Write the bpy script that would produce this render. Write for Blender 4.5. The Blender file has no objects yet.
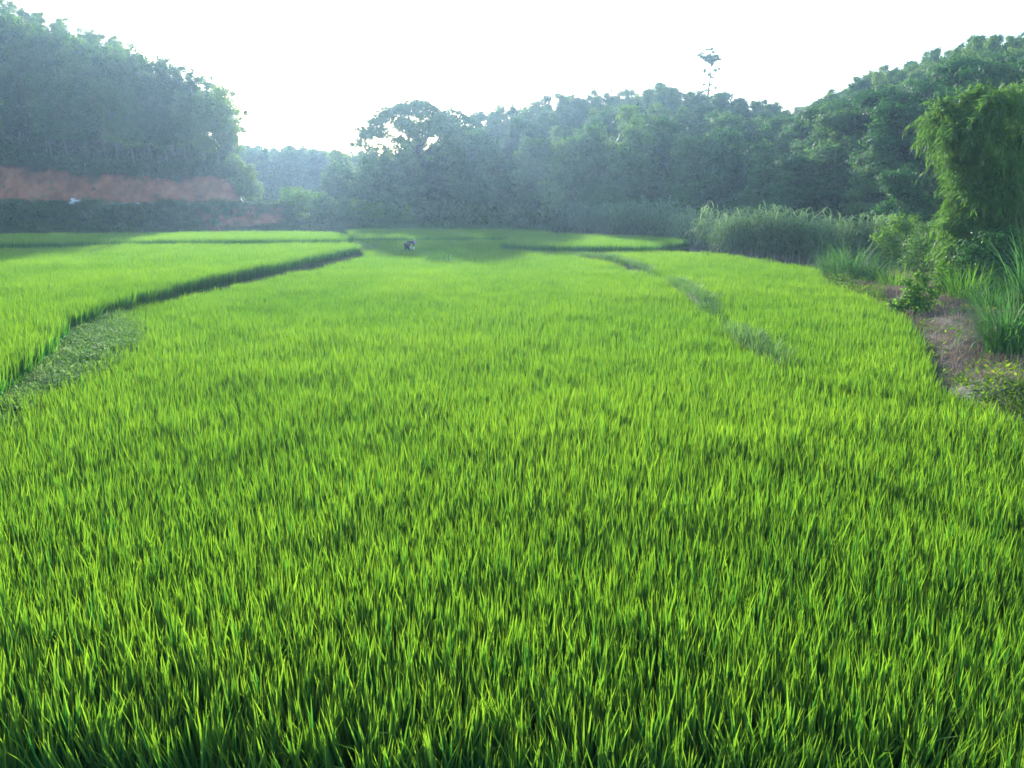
import bpy, math, random
import numpy as np
from mathutils import Vector

random.seed(7)
rng = np.random.default_rng(7)
S = bpy.context.scene
C = S.collection
PI = math.pi
R = math.radians

# ------------------------------------------------------------------ camera
CAM_Z = 2.8
PITCH = R(13.24)
FPX = 769.0
cp, sp = math.cos(PITCH), math.sin(PITCH)


def P(px, py, z=0.0):
    """world point at height z seen at a place of the photograph (for measuring only)"""
    a, v = (px - 512) / FPX, (384 - py) / FPX
    dz = -sp + cp * v
    t = (z - CAM_Z) / dz
    return np.array([a * t, (cp + sp * v) * t, z])


def Q(px, py, Y):
    a, v = (px - 512) / FPX, (384 - py) / FPX
    t = Y / (cp + sp * v)
    return np.array([a * t, Y, CAM_Z + t * (-sp + cp * v)])


cam_d = bpy.data.cameras.new('camera')
cam = bpy.data.objects.new('camera', cam_d)
C.objects.link(cam)
cam.location = (0, 0, CAM_Z)
cam.rotation_euler = (R(90) - PITCH, 0, 0)
cam_d.sensor_width = 36.0
cam_d.lens = 36.0 * FPX / 1024.0
cam_d.clip_start = 0.05
cam_d.clip_end = 3000
S.camera = cam

# ------------------------------------------------------------------ helpers


def tag(o, label=None, cat=None, group=None, kind=None):
    if label: o['label'] = label
    if cat: o['category'] = cat
    if group: o['group'] = group
    if kind: o['kind'] = kind
    return o


def link(name, me, mat=None, parent=None):
    o = bpy.data.objects.new(name, me)
    C.objects.link(o)
    if mat is not None and len(me.materials) == 0:
        me.materials.append(mat)
    if parent is not None:
        o.parent = parent
    return o


def empty(name, loc, rz=0.0, s=1.0):
    o = bpy.data.objects.new(name, None)
    C.objects.link(o)
    o.empty_display_size = 0.3
    o.location = loc
    o.rotation_euler = (0, 0, rz)
    o.scale = (s, s, s) if np.isscalar(s) else s
    return o


def mesh_np(name, V, F, smooth=False, attrs=None):
    """V (n,3), F (m,4) int array or list of arrays of equal width"""
    V = np.asarray(V, np.float32)
    F = np.asarray(F, np.int32)
    me = bpy.data.meshes.new(name)
    m, k = F.shape
    me.vertices.add(len(V))
    me.vertices.foreach_set('co', V.ravel())
    me.loops.add(m * k)
    me.loops.foreach_set('vertex_index', F.ravel())
    me.polygons.add(m)
    me.polygons.foreach_set('loop_start', np.arange(0, m * k, k, dtype=np.int32))
    if smooth:
        me.polygons.foreach_set('use_smooth', np.ones(m, bool))
    for an, av in (attrs or {}).items():
        a = me.attributes.new(an, 'FLOAT', 'POINT')
        a.data.foreach_set('value', np.asarray(av, np.float32))
    me.update(calc_edges=True)
    me.validate()
    return me


def vnoise(x, y, seed=0):
    x = np.asarray(x, float); y = np.asarray(y, float)
    xi, yi = np.floor(x).astype(np.int64), np.floor(y).astype(np.int64)
    xf, yf = x - xi, y - yi
    xf = xf * xf * (3 - 2 * xf); yf = yf * yf * (3 - 2 * yf)

    def h(a, b):
        n = (a * 374761393 + b * 668265263 + seed * 2147483647) & 0xffffffff
        n = ((n ^ (n >> 13)) * 1274126177) & 0xffffffff
        return ((n ^ (n >> 16)) & 0xffff) / 65535.0
    return (h(xi, yi) * (1 - xf) + h(xi + 1, yi) * xf) * (1 - yf) + (h(xi, yi + 1) * (1 - xf) + h(xi + 1, yi + 1) * xf) * yf


def fbm(x, y, seed=0, n=3):
    s, a, t = 0, 1.0, 0
    for k in range(n):
        s = s + a * vnoise(np.asarray(x) * 2 ** k + 17 * k, np.asarray(y) * 2 ** k - 9 * k, seed + k)
        t += a
        a *= 0.5
    return s / t


def sstep(a, b, x):
    t = np.clip((np.asarray(x, float) - a) / (b - a), 0, 1)
    return t * t * (3 - 2 * t)


def inside(poly, x, y):
    poly = np.asarray(poly)[:, :2]
    x = np.asarray(x); y = np.asarray(y)
    c = np.zeros(x.shape, bool)
    n = len(poly)
    for i in range(n):
        x1, y1 = poly[i]; x2, y2 = poly[(i + 1) % n]
        if y1 == y2:
            continue
        m = ((y1 > y) != (y2 > y)) & (x < (x2 - x1) * (y - y1) / (y2 - y1) + x1)
        c ^= m
    return c


# ------------------------------------------------------------------ materials


def new_mat(name):
    m = bpy.data.materials.new(name)
    m.use_nodes = True
    nt = m.node_tree
    for n in list(nt.nodes):
        nt.nodes.remove(n)
    out = nt.nodes.new('ShaderNodeOutputMaterial')
    return m, nt, out


def nd(nt, t, **kw):
    n = nt.nodes.new(t)
    for k, v in kw.items():
        setattr(n, k, v)
    return n


def leaf_mat(name, colA, colB, trans_gain=(1.5, 1.5, 0.7), trans=0.5, rough=0.5, objrand=0.25, attr='tint',
             inst=None, spec=0.3, cols2=None):
    """thin leaves: reflecting part plus light passing through. colA..colB by leaf; whole plants vary too"""
    m, nt, out = new_mat(name)
    L = nt.links.new
    at = nd(nt, 'ShaderNodeAttribute', attribute_name=attr)
    mix = nd(nt, 'ShaderNodeMix', data_type='RGBA')
    mix.inputs[6].default_value = (*colA, 1)
    mix.inputs[7].default_value = (*colB, 1)
    L(at.outputs['Fac'], mix.inputs[0])
    hsv = nd(nt, 'ShaderNodeHueSaturation')
    L(mix.outputs[2], hsv.inputs['Color'])
    if inst:
        ia = nd(nt, 'ShaderNodeAttribute', attribute_name=inst, attribute_type='INSTANCER')
        src = ia.outputs['Fac']
    else:
        oi = nd(nt, 'ShaderNodeObjectInfo')
        src = oi.outputs['Random']
    mr = nd(nt, 'ShaderNodeMapRange')
    mr.inputs['To Min'].default_value = 1 - objrand
    mr.inputs['To Max'].default_value = 1 + objrand
    L(src, mr.inputs['Value'])
    L(mr.outputs[0], hsv.inputs['Value'])
    mh = nd(nt, 'ShaderNodeMapRange')
    mh.inputs['To Min'].default_value = 0.5 + 0.09 * objrand
    mh.inputs['To Max'].default_value = 0.5 - 0.09 * objrand
    L(src, mh.inputs['Value'])
    L(mh.outputs[0], hsv.inputs['Hue'])
    bs = nd(nt, 'ShaderNodeBsdfPrincipled')
    bs.inputs['Roughness'].default_value = max(rough, 0.6)
    bs.inputs['Specular IOR Level'].default_value = spec * 0.15
    L(hsv.outputs[0], bs.inputs['Base Color'])
    tg = nd(nt, 'ShaderNodeMix', data_type='RGBA', blend_type='MULTIPLY')
    tg.inputs[0].default_value = 1
    tg.inputs[7].default_value = (*trans_gain, 1)
    L(hsv.outputs[0], tg.inputs[6])
    tr = nd(nt, 'ShaderNodeBsdfTranslucent')
    L(tg.outputs[2], tr.inputs['Color'])
    mx = nd(nt, 'ShaderNodeMixShader')
    mx.inputs[0].default_value = trans
    L(bs.outputs[0], mx.inputs[1])
    L(tr.outputs[0], mx.inputs[2])
    L(mx.outputs[0], out.inputs['Surface'])
    return m


def soil_mat(name, stops, scale=2.0, rough=0.9, attr=None, attr_stops=None, bump=0.3):
    """noise-coloured earth; an optional vertex attribute blends in a second earth"""
    m, nt, out = new_mat(name)
    L = nt.links.new
    tc = nd(nt, 'ShaderNodeTexCoord')

    def layer(st, sc):
        n1 = nd(nt, 'ShaderNodeTexNoise')
        n1.inputs['Scale'].default_value = sc
        n1.inputs['Detail'].default_value = 8
        n1.inputs['Roughness'].default_value = 0.65
        L(tc.outputs['Object'], n1.inputs['Vector'])
        cr = nd(nt, 'ShaderNodeValToRGB')
        e = cr.color_ramp.elements
        for i, (p, c) in enumerate(st):
            el = e[i] if i < 2 else e.new(p)
            el.position = p
            el.color = (*c, 1)
        L(n1.outputs['Fac'], cr.inputs[0])
        return cr.outputs[0], n1.outputs['Fac']
    c1, f1 = layer(stops, scale)
    if attr:
        c2, f2 = layer(attr_stops, scale * 1.3)
        at = nd(nt, 'ShaderNodeAttribute', attribute_name=attr)
        mx = nd(nt, 'ShaderNodeMix', data_type='RGBA')
        L(at.outputs['Fac'], mx.inputs[0]); L(c1, mx.inputs[6]); L(c2, mx.inputs[7])
        c1 = mx.outputs[2]
    bs = nd(nt, 'ShaderNodeBsdfPrincipled')
    bs.inputs['Roughness'].default_value = rough
    bs.inputs['Specular IOR Level'].default_value = 0.2
    L(c1, bs.inputs['Base Color'])
    bp = nd(nt, 'ShaderNodeBump')
    bp.inputs['Strength'].default_value = bump
    bp.inputs['Distance'].default_value = 0.3
    L(f1, bp.inputs['Height'])
    L(bp.outputs[0], bs.inputs['Normal'])
    L(bs.outputs[0], out.inputs['Surface'])
    return m


def plain_mat(name, col, rough=0.7, var=0.15, scale=8):
    d = tuple(c * (1 - var) for c in col)
    e = tuple(min(1, c * (1 + var)) for c in col)
    return soil_mat(name, [(0.3, d), (0.7, e)], scale=scale, rough=rough, bump=0.1)


M = {}
M['rice'] = leaf_mat('rice_leaf', (0.010, 0.092, 0.032), (0.158, 0.23, 0.028), (1.5, 1.78, 0.42), 0.48, 0.5, 0.18, inst='tint', spec=0.35)  # dark first colour paints in shade on the lower blades; second is yellow tips
M['weed'] = leaf_mat('weed_leaf', (0.08, 0.17, 0.055), (0.16, 0.27, 0.085), (1.3, 1.4, 0.6), 0.35, 0.6, 0.3, inst='tint', spec=0.2)
M['bankweed'] = leaf_mat('bank_leaf', (0.05, 0.12, 0.02), (0.12, 0.2, 0.03), (1.5, 1.5, 0.5), 0.45, 0.5, 0.35, inst='tint')
M['drygrass'] = leaf_mat('dry_grass', (0.13, 0.105, 0.085), (0.28, 0.23, 0.19), (1.1, 1.0, 0.8), 0.3, 0.7, 0.35, inst='tint', spec=0.15)
M['under'] = leaf_mat('undergrowth_leaf', (0.035, 0.08, 0.026), (0.08, 0.145, 0.045), (1.4, 1.5, 0.6), 0.4, 0.5, 0.3, inst='tint')
M['acacia'] = leaf_mat('acacia_leaf', (0.042, 0.11, 0.028), (0.095, 0.19, 0.04), (1.5, 1.6, 0.6), 0.4, 0.45, 0.42)
M['broad'] = leaf_mat('broad_leaf', (0.033, 0.092, 0.032), (0.066, 0.155, 0.044), (1.4, 1.6, 0.7), 0.35, 0.45, 0.42)
M['bamboo'] = leaf_mat('bamboo_leaf', (0.068, 0.145, 0.038), (0.13, 0.215, 0.062), (1.25, 1.4, 0.5), 0.42, 0.5, 0.12)
M['reed'] = leaf_mat('reed_leaf', (0.11, 0.19, 0.1), (0.21, 0.3, 0.18), (1.3, 1.5, 0.6), 0.4, 0.5, 0.2, spec=0.25)
M['tussock'] = leaf_mat('tussock_leaf', (0.04, 0.11, 0.04), (0.095, 0.19, 0.075), (1.3, 1.5, 0.6), 0.4, 0.5, 0.15)
M['shrub'] = leaf_mat('shrub_leaf', (0.06, 0.14, 0.025), (0.12, 0.22, 0.04), (1.5, 1.6, 0.6), 0.45, 0.45, 0.2)
M['palebark'] = plain_mat('pale_bark', (0.15, 0.17, 0.125), 0.8, 0.25, 5)
M['bark'] = plain_mat('brown_bark', (0.065, 0.062, 0.042), 0.85, 0.3, 6)
M['culm'] = plain_mat('bamboo_culm', (0.1, 0.12, 0.045), 0.5, 0.25, 6)
M['mud'] = soil_mat('paddy_mud', [(0.3, (0.035, 0.03, 0.02)), (0.7, (0.08, 0.07, 0.045))], 1.5, 0.55)
M['ground'] = soil_mat('valley_ground', [(0.3, (0.035, 0.06, 0.02)), (0.7, (0.08, 0.1, 0.04))], 0.8)
M['hillsoil'] = soil_mat('hill_soil', [(0.3, (0.02, 0.035, 0.014)), (0.7, (0.045, 0.065, 0.025))], 0.5, attr='soil',
                         attr_stops=[(0.32, (0.09, 0.034, 0.017)), (0.52, (0.23, 0.08, 0.034)), (0.72, (0.34, 0.14, 0.068))])
M['bund'] = soil_mat('bund_earth', [(0.3, (0.06, 0.06, 0.035)), (0.7, (0.14, 0.13, 0.08))], 2.5)
M['bank'] = soil_mat('bank_earth', [(0.3, (0.045, 0.038, 0.03)), (0.5, (0.09, 0.076, 0.06)), (0.72, (0.14, 0.12, 0.1))], 2.2, attr='soil',
                     attr_stops=[(0.3, (0.05, 0.08, 0.025)), (0.7, (0.1, 0.13, 0.05))], bump=0.6)
M['road'] = plain_mat('road_concrete', (0.36, 0.34, 0.31), 0.85, 0.15, 1.5)
M['concrete'] = plain_mat('pale_concrete', (0.55, 0.55, 0.55), 0.8, 0.12, 4)
M['whitepaint'] = plain_mat('white_paint', (0.78, 0.78, 0.76), 0.6, 0.05, 6)

# ------------------------------------------------------------------ leaf / blade geometry


def unit(a):
    return a / np.maximum(np.linalg.norm(a, axis=-1, keepdims=True), 1e-9)


def leaf_geo(pos, d, side, L, W):
    """pointed leaves: four points each"""
    n = len(pos)
    L = np.broadcast_to(np.asarray(L, float), (n,))[:, None]
    W = np.broadcast_to(np.asarray(W, float), (n,))[:, None]
    V = np.empty((n, 4, 3))
    V[:, 0] = pos
    V[:, 1] = pos + d * L * 0.45 + side * W * 0.5
    V[:, 2] = pos + d * L
    V[:, 3] = pos + d * L * 0.45 - side * W * 0.5
    F = np.arange(n * 4).reshape(n, 4)
    return V.reshape(-1, 3), F


def rand_dirs(n, r=rng):
    a = r.normal(size=(n, 3))
    return unit(a)


def crown_geo(blobs, per_m3, L, W, droop=0.0, up=0.35, r=rng, shell=2.2, wmin=60):
    """leaves filling a set of foliage clumps; blobs: (x,y,z,rx,ry,rz)"""
    Vs, Ts = [], []
    for b in blobs:
        b = np.asarray(b, float)
        vol = 4.19 * b[3] * b[4] * b[5]
        n = int(max(wmin, per_m3 * vol))
        dirs = rand_dirs(n, r)
        rad = r.random(n) ** (1 / shell)
        lump = 1 + 0.28 * np.sin(dirs[:, 0] * 5 + b[0] * 7) * np.sin(dirs[:, 1] * 5 + b[1] * 5) + 0.22 * np.sin(dirs[:, 2] * 7 + b[2] * 3)
        pos = b[:3] + dirs * (rad * lump)[:, None] * b[3:6]
        nrm = unit(dirs * np.array([1, 1, 1.2]) + np.array([0, 0, up]) + 0.45 * rand_dirs(n, r))
        d = unit(np.cross(nrm, rand_dirs(n, r)) + 0.25 * rand_dirs(n, r) + np.array([0, 0, -droop]))
        s = unit(np.cross(d, nrm))
        l = L * (0.7 + 0.6 * r.random(n))
        V, F = leaf_geo(pos, d, s, l, W * (0.7 + 0.6 * r.random(n)))
        Vs.append(V)
        t = np.clip(r.normal(0.45 + 0.25 * (r.random() - .5), 0.2, n), 0, 1)
        Ts.append(np.repeat(t, 4))
    V = np.concatenate(Vs)
    F = np.arange(len(V)).reshape(-1, 4)
    return V, F, np.concatenate(Ts)


def tube_geo(paths, k=6):
    """tapered tubes; paths: list of (points (m,3), radii (m,))"""
    Vs, Fs, off = [], [], 0
    for pts, rad in paths:
        pts = np.asarray(pts, float)
        m = len(pts)
        tan = np.gradient(pts, axis=0)
        tan = unit(tan)
        ref = np.where(np.abs(tan[:, 2:3]) > 0.9, np.array([[1.0, 0, 0]]), np.array([[0, 0, 1.0]]))
        u = unit(np.cross(tan, ref)); v = np.cross(tan, u)
        a = np.linspace(0, 2 * PI, k, endpoint=False)
        ring = pts[:, None, :] + np.asarray(rad)[:, None, None] * (np.cos(a)[None, :, None] * u[:, None, :] + np.sin(a)[None, :, None] * v[:, None, :])
        Vs.append(ring.reshape(-1, 3))
        for i in range(m - 1):
            for j in range(k):
                j2 = (j + 1) % k
                Fs.append((off + i * k + j, off + i * k + j2, off + (i + 1) * k + j2, off + (i + 1) * k + j))
        off += m * k
    return np.concatenate(Vs), np.array(Fs)


def bend(a, b, n=6, wob=0.1, r=rng):
    a = np.asarray(a, float); b = np.asarray(b, float)
    t = np.linspace(0, 1, n)[:, None]
    p = a + (b - a) * t
    w = r.normal(0, wob, (n, 3)); w[0] = 0; w[-1] = 0
    return p + np.cumsum(w, 0) * np.sin(t * PI)


def blade_geo(base, az, lean, length, width, curl, nseg=4, face=None, r=rng):
    """long grass blades as narrow strips. arrays of n. lean: start angle from vertical, curl: extra angle at tip"""
    n = len(base)
    t = np.linspace(0, 1, nseg + 1)
    ang = lean[:, None] + curl[:, None] * (t[None, :] ** 1.6)
    seg = length[:, None] / nseg
    hx = np.concatenate([np.zeros((n, 1)), np.cumsum(np.sin(ang[:, 1:]) * seg, 1)], 1)
    hz = np.concatenate([np.zeros((n, 1)), np.cumsum(np.cos(ang[:, 1:]) * seg, 1)], 1)
    dx, dy = np.cos(az)[:, None], np.sin(az)[:, None]
    ctr = np.stack([base[:, 0:1] + hx * dx, base[:, 1:2] + hx * dy, base[:, 2:3] + hz], -1)
    fa = az + PI / 2 if face is None else face
    side = np.stack([np.cos(fa), np.sin(fa), np.zeros(n)], -1)[:, None, :]
    prof = np.interp(t, [0, 0.35, 0.7, 0.9, 1.0], [0.55, 1, 0.85, 0.4, 0.03])
    w = width[:, None, None] * prof[None, :, None] * 0.5
    V = np.stack([ctr - side * w, ctr + side * w], 2).reshape(n, -1, 3)
    k = (nseg + 1) * 2
    f = []
    for i in range(nseg):
        f.append((2 * i, 2 * i + 1, 2 * i + 3, 2 * i + 2))
    F = (np.arange(n)[:, None, None] * k + np.array(f)[None]).reshape(-1, 4)
    return V.reshape(-1, 3), F, np.tile(t.repeat(2)[None], (n, 1)).reshape(-1)


# ------------------------------------------------------------------ scatter (stuff only)


def source(name, me, mat):
    if len(me.materials) == 0:
        me.materials.append(mat)
    return bpy.data.objects.new(name, me)      # never linked to the scene: only its mesh is used


def scatter(name, pts, rz, scl, tint, sources, tilt=None):
    n = len(pts)
    me = bpy.data.meshes.new(name)
    me.vertices.add(n)
    me.vertices.foreach_set('co', np.asarray(pts, np.float32).ravel())

    def at(nm, ty, val, key='value'):
        a = me.attributes.new(nm, ty, 'POINT')
        a.data.foreach_set(key, val)
    rot = np.zeros((n, 3), np.float32)
    rot[:, 2] = rz
    if tilt is not None:
        rot[:, :2] = tilt
    at('rot', 'FLOAT_VECTOR', rot.ravel(), 'vector')
    sc = np.asarray(scl, np.float32)
    if sc.ndim == 1:
        sc = np.stack([sc, sc, sc], -1)
    at('scl', 'FLOAT_VECTOR', np.ascontiguousarray(sc).ravel(), 'vector')
    at('tint', 'FLOAT', np.asarray(tint, np.float32))
    at('vid', 'INT', rng.integers(0, len(sources), n).astype(np.int32))
    ng = bpy.data.node_groups.new(name + '_scatter', 'GeometryNodeTree')
    ng.interface.new_socket('Geometry', in_out='INPUT', socket_type='NodeSocketGeometry')
    ng.interface.new_socket('Geometry', in_out='OUTPUT', socket_type='NodeSocketGeometry')
    N, L = ng.nodes.new, ng.links.new
    gi, go = N('NodeGroupInput'), N('NodeGroupOutput')
    iop = N('GeometryNodeInstanceOnPoints')
    jn = N('GeometryNodeJoinGeometry')
    for s in sources:
        oi = N('GeometryNodeObjectInfo')
        oi.inputs['Object'].default_value = s
        g2 = N('GeometryNodeGeometryToInstance')
        L(oi.outputs['Geometry'], g2.inputs[0])
        L(g2.outputs[0], jn.inputs[0])

    def na(nm, ty):
        x = N('GeometryNodeInputNamedAttribute')
        x.data_type = ty
        x.inputs['Name'].default_value = nm
        return x.outputs['Attribute']
    L(gi.outputs[0], iop.inputs['Points'])
    L(jn.outputs[0], iop.inputs['Instance'])
    iop.inputs['Pick Instance'].default_value = True
    L(na('vid', 'INT'), iop.inputs['Instance Index'])
    er = N('FunctionNodeEulerToRotation')
    L(na('rot', 'FLOAT_VECTOR'), er.inputs[0])
    L(er.outputs[0], iop.inputs['Rotation'])
    L(na('scl', 'FLOAT_VECTOR'), iop.inputs['Scale'])
    L(iop.outputs[0], go.inputs[0])
    o = bpy.data.objects.new(name, me)
    C.objects.link(o)
    md = o.modifiers.new('scatter', 'NODES')
    md.node_group = ng
    o['kind'] = 'stuff'
    return o


def jitter_grid(x0, x1, y0, y1, s):
    gx, gy = np.meshgrid(np.arange(x0, x1, s), np.arange(y0, y1, s))
    x = gx.ravel() + rng.uniform(-.5, .5, gx.size) * s
    y = gy.ravel() + rng.uniform(-.5, .5, gy.size) * s
    return x, y


# ------------------------------------------------------------------ rice


def rice_clump(nb, nseg, wmul=1.0, spread=0.05, hmul=1.0):
    a = rng.uniform(0, 2 * PI, nb)
    rr = spread * np.sqrt(rng.random(nb))
    base = np.stack([rr * np.cos(a), rr * np.sin(a), np.zeros(nb)], -1)
    az = a + rng.normal(0, 0.6, nb)
    lean = np.abs(rng.normal(0.055, 0.05, nb))
    curl = np.abs(rng.normal(0.08, 0.16, nb)) + (rng.random(nb) < 0.07) * rng.uniform(0.4, 1.1, nb)
    ln = np.clip(rng.normal(0.475, 0.045, nb), 0.34, 0.58) * hmul
    V, F, t = blade_geo(base, az, lean, ln, rng.uniform(0.0072, 0.0108, nb) * wmul, curl, nseg, face=rng.uniform(0, PI, nb))
    tint = np.clip(np.repeat(rng.normal(0.09, 0.14, nb), (nseg + 1) * 2) + 0.75 * t ** 3.4, 0, 1)  # yellower tips; blade below coloured darker to stand in for self-shadowing
    return mesh_np('rice_clump', V, F, True, {'tint': tint})


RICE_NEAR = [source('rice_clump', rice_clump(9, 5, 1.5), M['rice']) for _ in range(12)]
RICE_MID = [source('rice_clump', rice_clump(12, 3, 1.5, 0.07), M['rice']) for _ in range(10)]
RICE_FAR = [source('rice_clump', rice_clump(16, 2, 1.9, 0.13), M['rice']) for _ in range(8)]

SOILS = []


def prism(name, poly, z0, z1, mat, label=None):
    """a level terrace: closed slab under a polygon"""
    poly = np.asarray(poly)[:, :2]
    import bmesh
    bm = bmesh.new()
    lo = [bm.verts.new((x, y, z0)) for x, y in poly]
    hi = [bm.verts.new((x, y, z1)) for x, y in poly]
    n = len(poly)
    bm.faces.new(hi)
    bm.faces.new(lo[::-1])
    for i in range(n):
        j = (i + 1) % n
        bm.faces.new((lo[i], lo[j], hi[j], hi[i]))
    bmesh.ops.recalc_face_normals(bm, faces=bm.faces)
    bmesh.ops.triangulate(bm, faces=bm.faces)
    me = bpy.data.meshes.new(name)
    bm.to_mesh(me)
    bm.free()
    o = link(name, me, mat)
    o['kind'] = 'structure'
    return o


def rice_field(label, poly, zb, soil_z):
    poly = np.asarray(poly)
    x0, y0 = poly[:, :2].min(0)
    x1, y1 = poly[:, :2].max(0)
    bands = [(0, 12, 0.07, RICE_NEAR), (12, 28, 0.1, RICE_MID), (28, 200, 0.2, RICE_FAR)]
    first = True
    for a, b, s, src in bands:
        if y1 < a or y0 > b:
            continue
        x, y = jitter_grid(x0, x1, max(a, y0), min(b, y1), s)
        m = inside(poly, x, y) & (np.abs(x) < 0.8 * y + 6)
        x, y = x[m], y[m]
        if len(x) == 0:
            continue
        patch = fbm(x * 0.35, y * 0.22, 3)
        fine = fbm(x * 1.6, y * 1.2, 5, 2)
        keep = fine > 0.07
        x, y, patch, fine = x[keep], y[keep], patch[keep], fine[keep]
        n = len(x)
        yield_name = 'rice_field'
        sc = 0.96 + 0.14 * (patch - 0.5) + 0.2 * (fine - 0.5) + rng.normal(0, 0.045, n)
        tint = np.clip(0.5 + 0.7 * (patch - 0.5) + 0.4 * (fine - 0.5) + rng.normal(0, 0.13, n), 0, 1)
        pts = np.stack([x, y, np.full(n, zb)], -1)
        # plants along the edges lean out of the field
        tilt = rng.normal(0, 0.05, (n, 2))
        if zb == 0.0:
            e = np.clip((3.7 - y) / 0.7, 0, 1)
            tilt[:, 0] += e * (0.22 + 0.1 * rng.random(n))
            sc = sc * (1 - 0.1 * e)
        sc3 = np.stack([sc, sc, sc * (1 + rng.normal(0, 0.04, n))], -1)
        rot = rng.uniform(0, 2 * PI, n)
        yield pts, rot, sc3, tint, src, tilt


def build_rice(name_label, poly, zb):
    """one object per paddy; its near, middle and far plants are joined through one node tree"""
    parts = list(rice_field(name_label, poly, zb, 0))
    srcs = []
    P_, R_, S_, T_, I_, V_ = [], [], [], [], [], []
    for pts, rot, sc3, tint, src, tilt in parts:
        off = len(srcs)
        srcs += src
        P_.append(pts); R_.append(rot); S_.append(sc3); T_.append(tint); I_.append(tilt)
        V_.append(off + rng.integers(0, len(src), len(pts)))
    pts = np.concatenate(P_)
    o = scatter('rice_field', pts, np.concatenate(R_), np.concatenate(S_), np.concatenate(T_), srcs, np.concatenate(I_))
    v = len(srcs) - 1 - np.concatenate(V_)
    # Join Geometry stacks the latest link first
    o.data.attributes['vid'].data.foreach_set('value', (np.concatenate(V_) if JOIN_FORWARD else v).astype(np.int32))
    tag(o, name_label, 'rice field', 'rice paddies of the valley floor')
    return o


JOIN_FORWARD = False

main_poly = [P(*q, 0.48) for q in [(-260, 455), (-60, 412), (0, 401), (55, 387), (85, 366), (106, 346), (114, 328), (108, 311), (132, 304), (200, 290.5), (300, 270), (368, 253),
                                   (352, 243), (330, 239), (420, 238), (500, 238), (545, 240), (548, 247), (588, 251), (614, 256), (628, 267), (680, 282), (696, 298), (734, 331),
                                   (770, 354), (806, 370), (860, 373), (925, 380), (965, 395), (1024, 417), (1120, 450)]]
main_poly = [p for p in main_poly] + [np.array([9, 2.6, 0]), np.array([4, 2.75, 0]), np.array([1.5, 2.85, 0]), np.array([-0.8, 2.98, 0]), np.array([-2, 3.08, 0]), np.array([-4, 3.1, 0]), np.array([-9, 3.2, 0])]
right_poly = [P(*q, 0.52) for q in [(598, 250), (660, 249), (722, 252), (815, 265), (828, 281), (870, 296), (905, 314), (924, 342), (938, 393), (862, 386), (803, 373), (748, 330), (706, 299), (686, 281), (640, 265), (618, 256)]]
left_poly = [P(*q, 0.79) for q in [(-300, 470), (-80, 395), (0, 369), (48, 334), (66, 313), (98, 301), (150, 287), (200, 276), (300, 255), (361, 243.5), (345, 241), (240, 242), (130, 242.5), (60, 246), (-60, 249), (-300, 262)]]
far_left_poly = [P(*q, 0.97) for q in [(-300, 252), (-60, 242), (60, 240), (130, 238.6), (240, 237.4), (345, 236.6), (352, 234), (330, 230.5), (285, 230), (200, 231), (100, 232), (0, 233), (-300, 238)]]
far_poly = [P(*q, 0.67) for q in [(356, 236.5), (420, 236), (500, 235.8), (545, 235), (552, 231), (520, 228.5), (420, 227.8), (345, 228.5), (350, 232)]]
mid_poly = [P(*q, 0.82) for q in [(500, 241), (556, 243.5), (652, 243.5), (690, 239), (668, 236), (615, 234), (560, 232), (515, 234)]]

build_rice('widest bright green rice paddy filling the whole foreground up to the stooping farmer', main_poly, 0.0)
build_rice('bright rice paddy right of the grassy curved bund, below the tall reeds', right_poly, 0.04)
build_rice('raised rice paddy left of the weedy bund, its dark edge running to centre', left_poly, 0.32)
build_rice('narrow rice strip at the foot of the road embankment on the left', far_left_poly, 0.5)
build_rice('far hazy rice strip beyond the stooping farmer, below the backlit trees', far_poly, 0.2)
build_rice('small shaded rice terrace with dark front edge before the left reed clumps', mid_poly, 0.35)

for poly, z in ((main_poly, 0.004), (right_poly, 0.04), (left_poly, 0.32), (far_left_poly, 0.5), (far_poly, 0.2), (mid_poly, 0.35)):
    if z > 0.01:
        prism('terrace', poly, -0.3, z, M['ground'])

# ------------------------------------------------------------------ ground sheet
gx = np.concatenate([np.linspace(-420, -90, 12), np.linspace(-80, 80, 81), np.linspace(90, 420, 12)])
gy = np.concatenate([np.linspace(-420, -20, 12), np.linspace(-10, 90, 51), np.linspace(100, 420, 12)])
X, Y = np.meshgrid(gx, gy)
Z = -0.02 + 0.0 * X
V = np.stack([X, Y, Z], -1).reshape(-1, 3)
nx, ny = len(gx), len(gy)
i, j = np.meshgrid(np.arange(nx - 1), np.arange(ny - 1))
a = (j * nx + i).ravel()
F = np.stack([a, a + 1, a + nx + 1, a + nx], -1)
o = link('ground', mesh_np('ground', V, F, True), M['ground'])
o['kind'] = 'structure'

o = link('paddy_mud', mesh_np('paddy_mud', [(-60, 2.4, -0.01), (60, 2.4, -0.01), (60, 66, -0.01), (-60, 66, -0.01)], [(0, 1, 2, 3)]), M['mud'])
o['kind'] = 'structure'

# ------------------------------------------------------------------ hills as height functions of (x/y, y)


def upx(px):
    return (np.asarray(px, float) - 512) / 790.0


def pxu(u):
    return 512 + 790 * u


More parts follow.
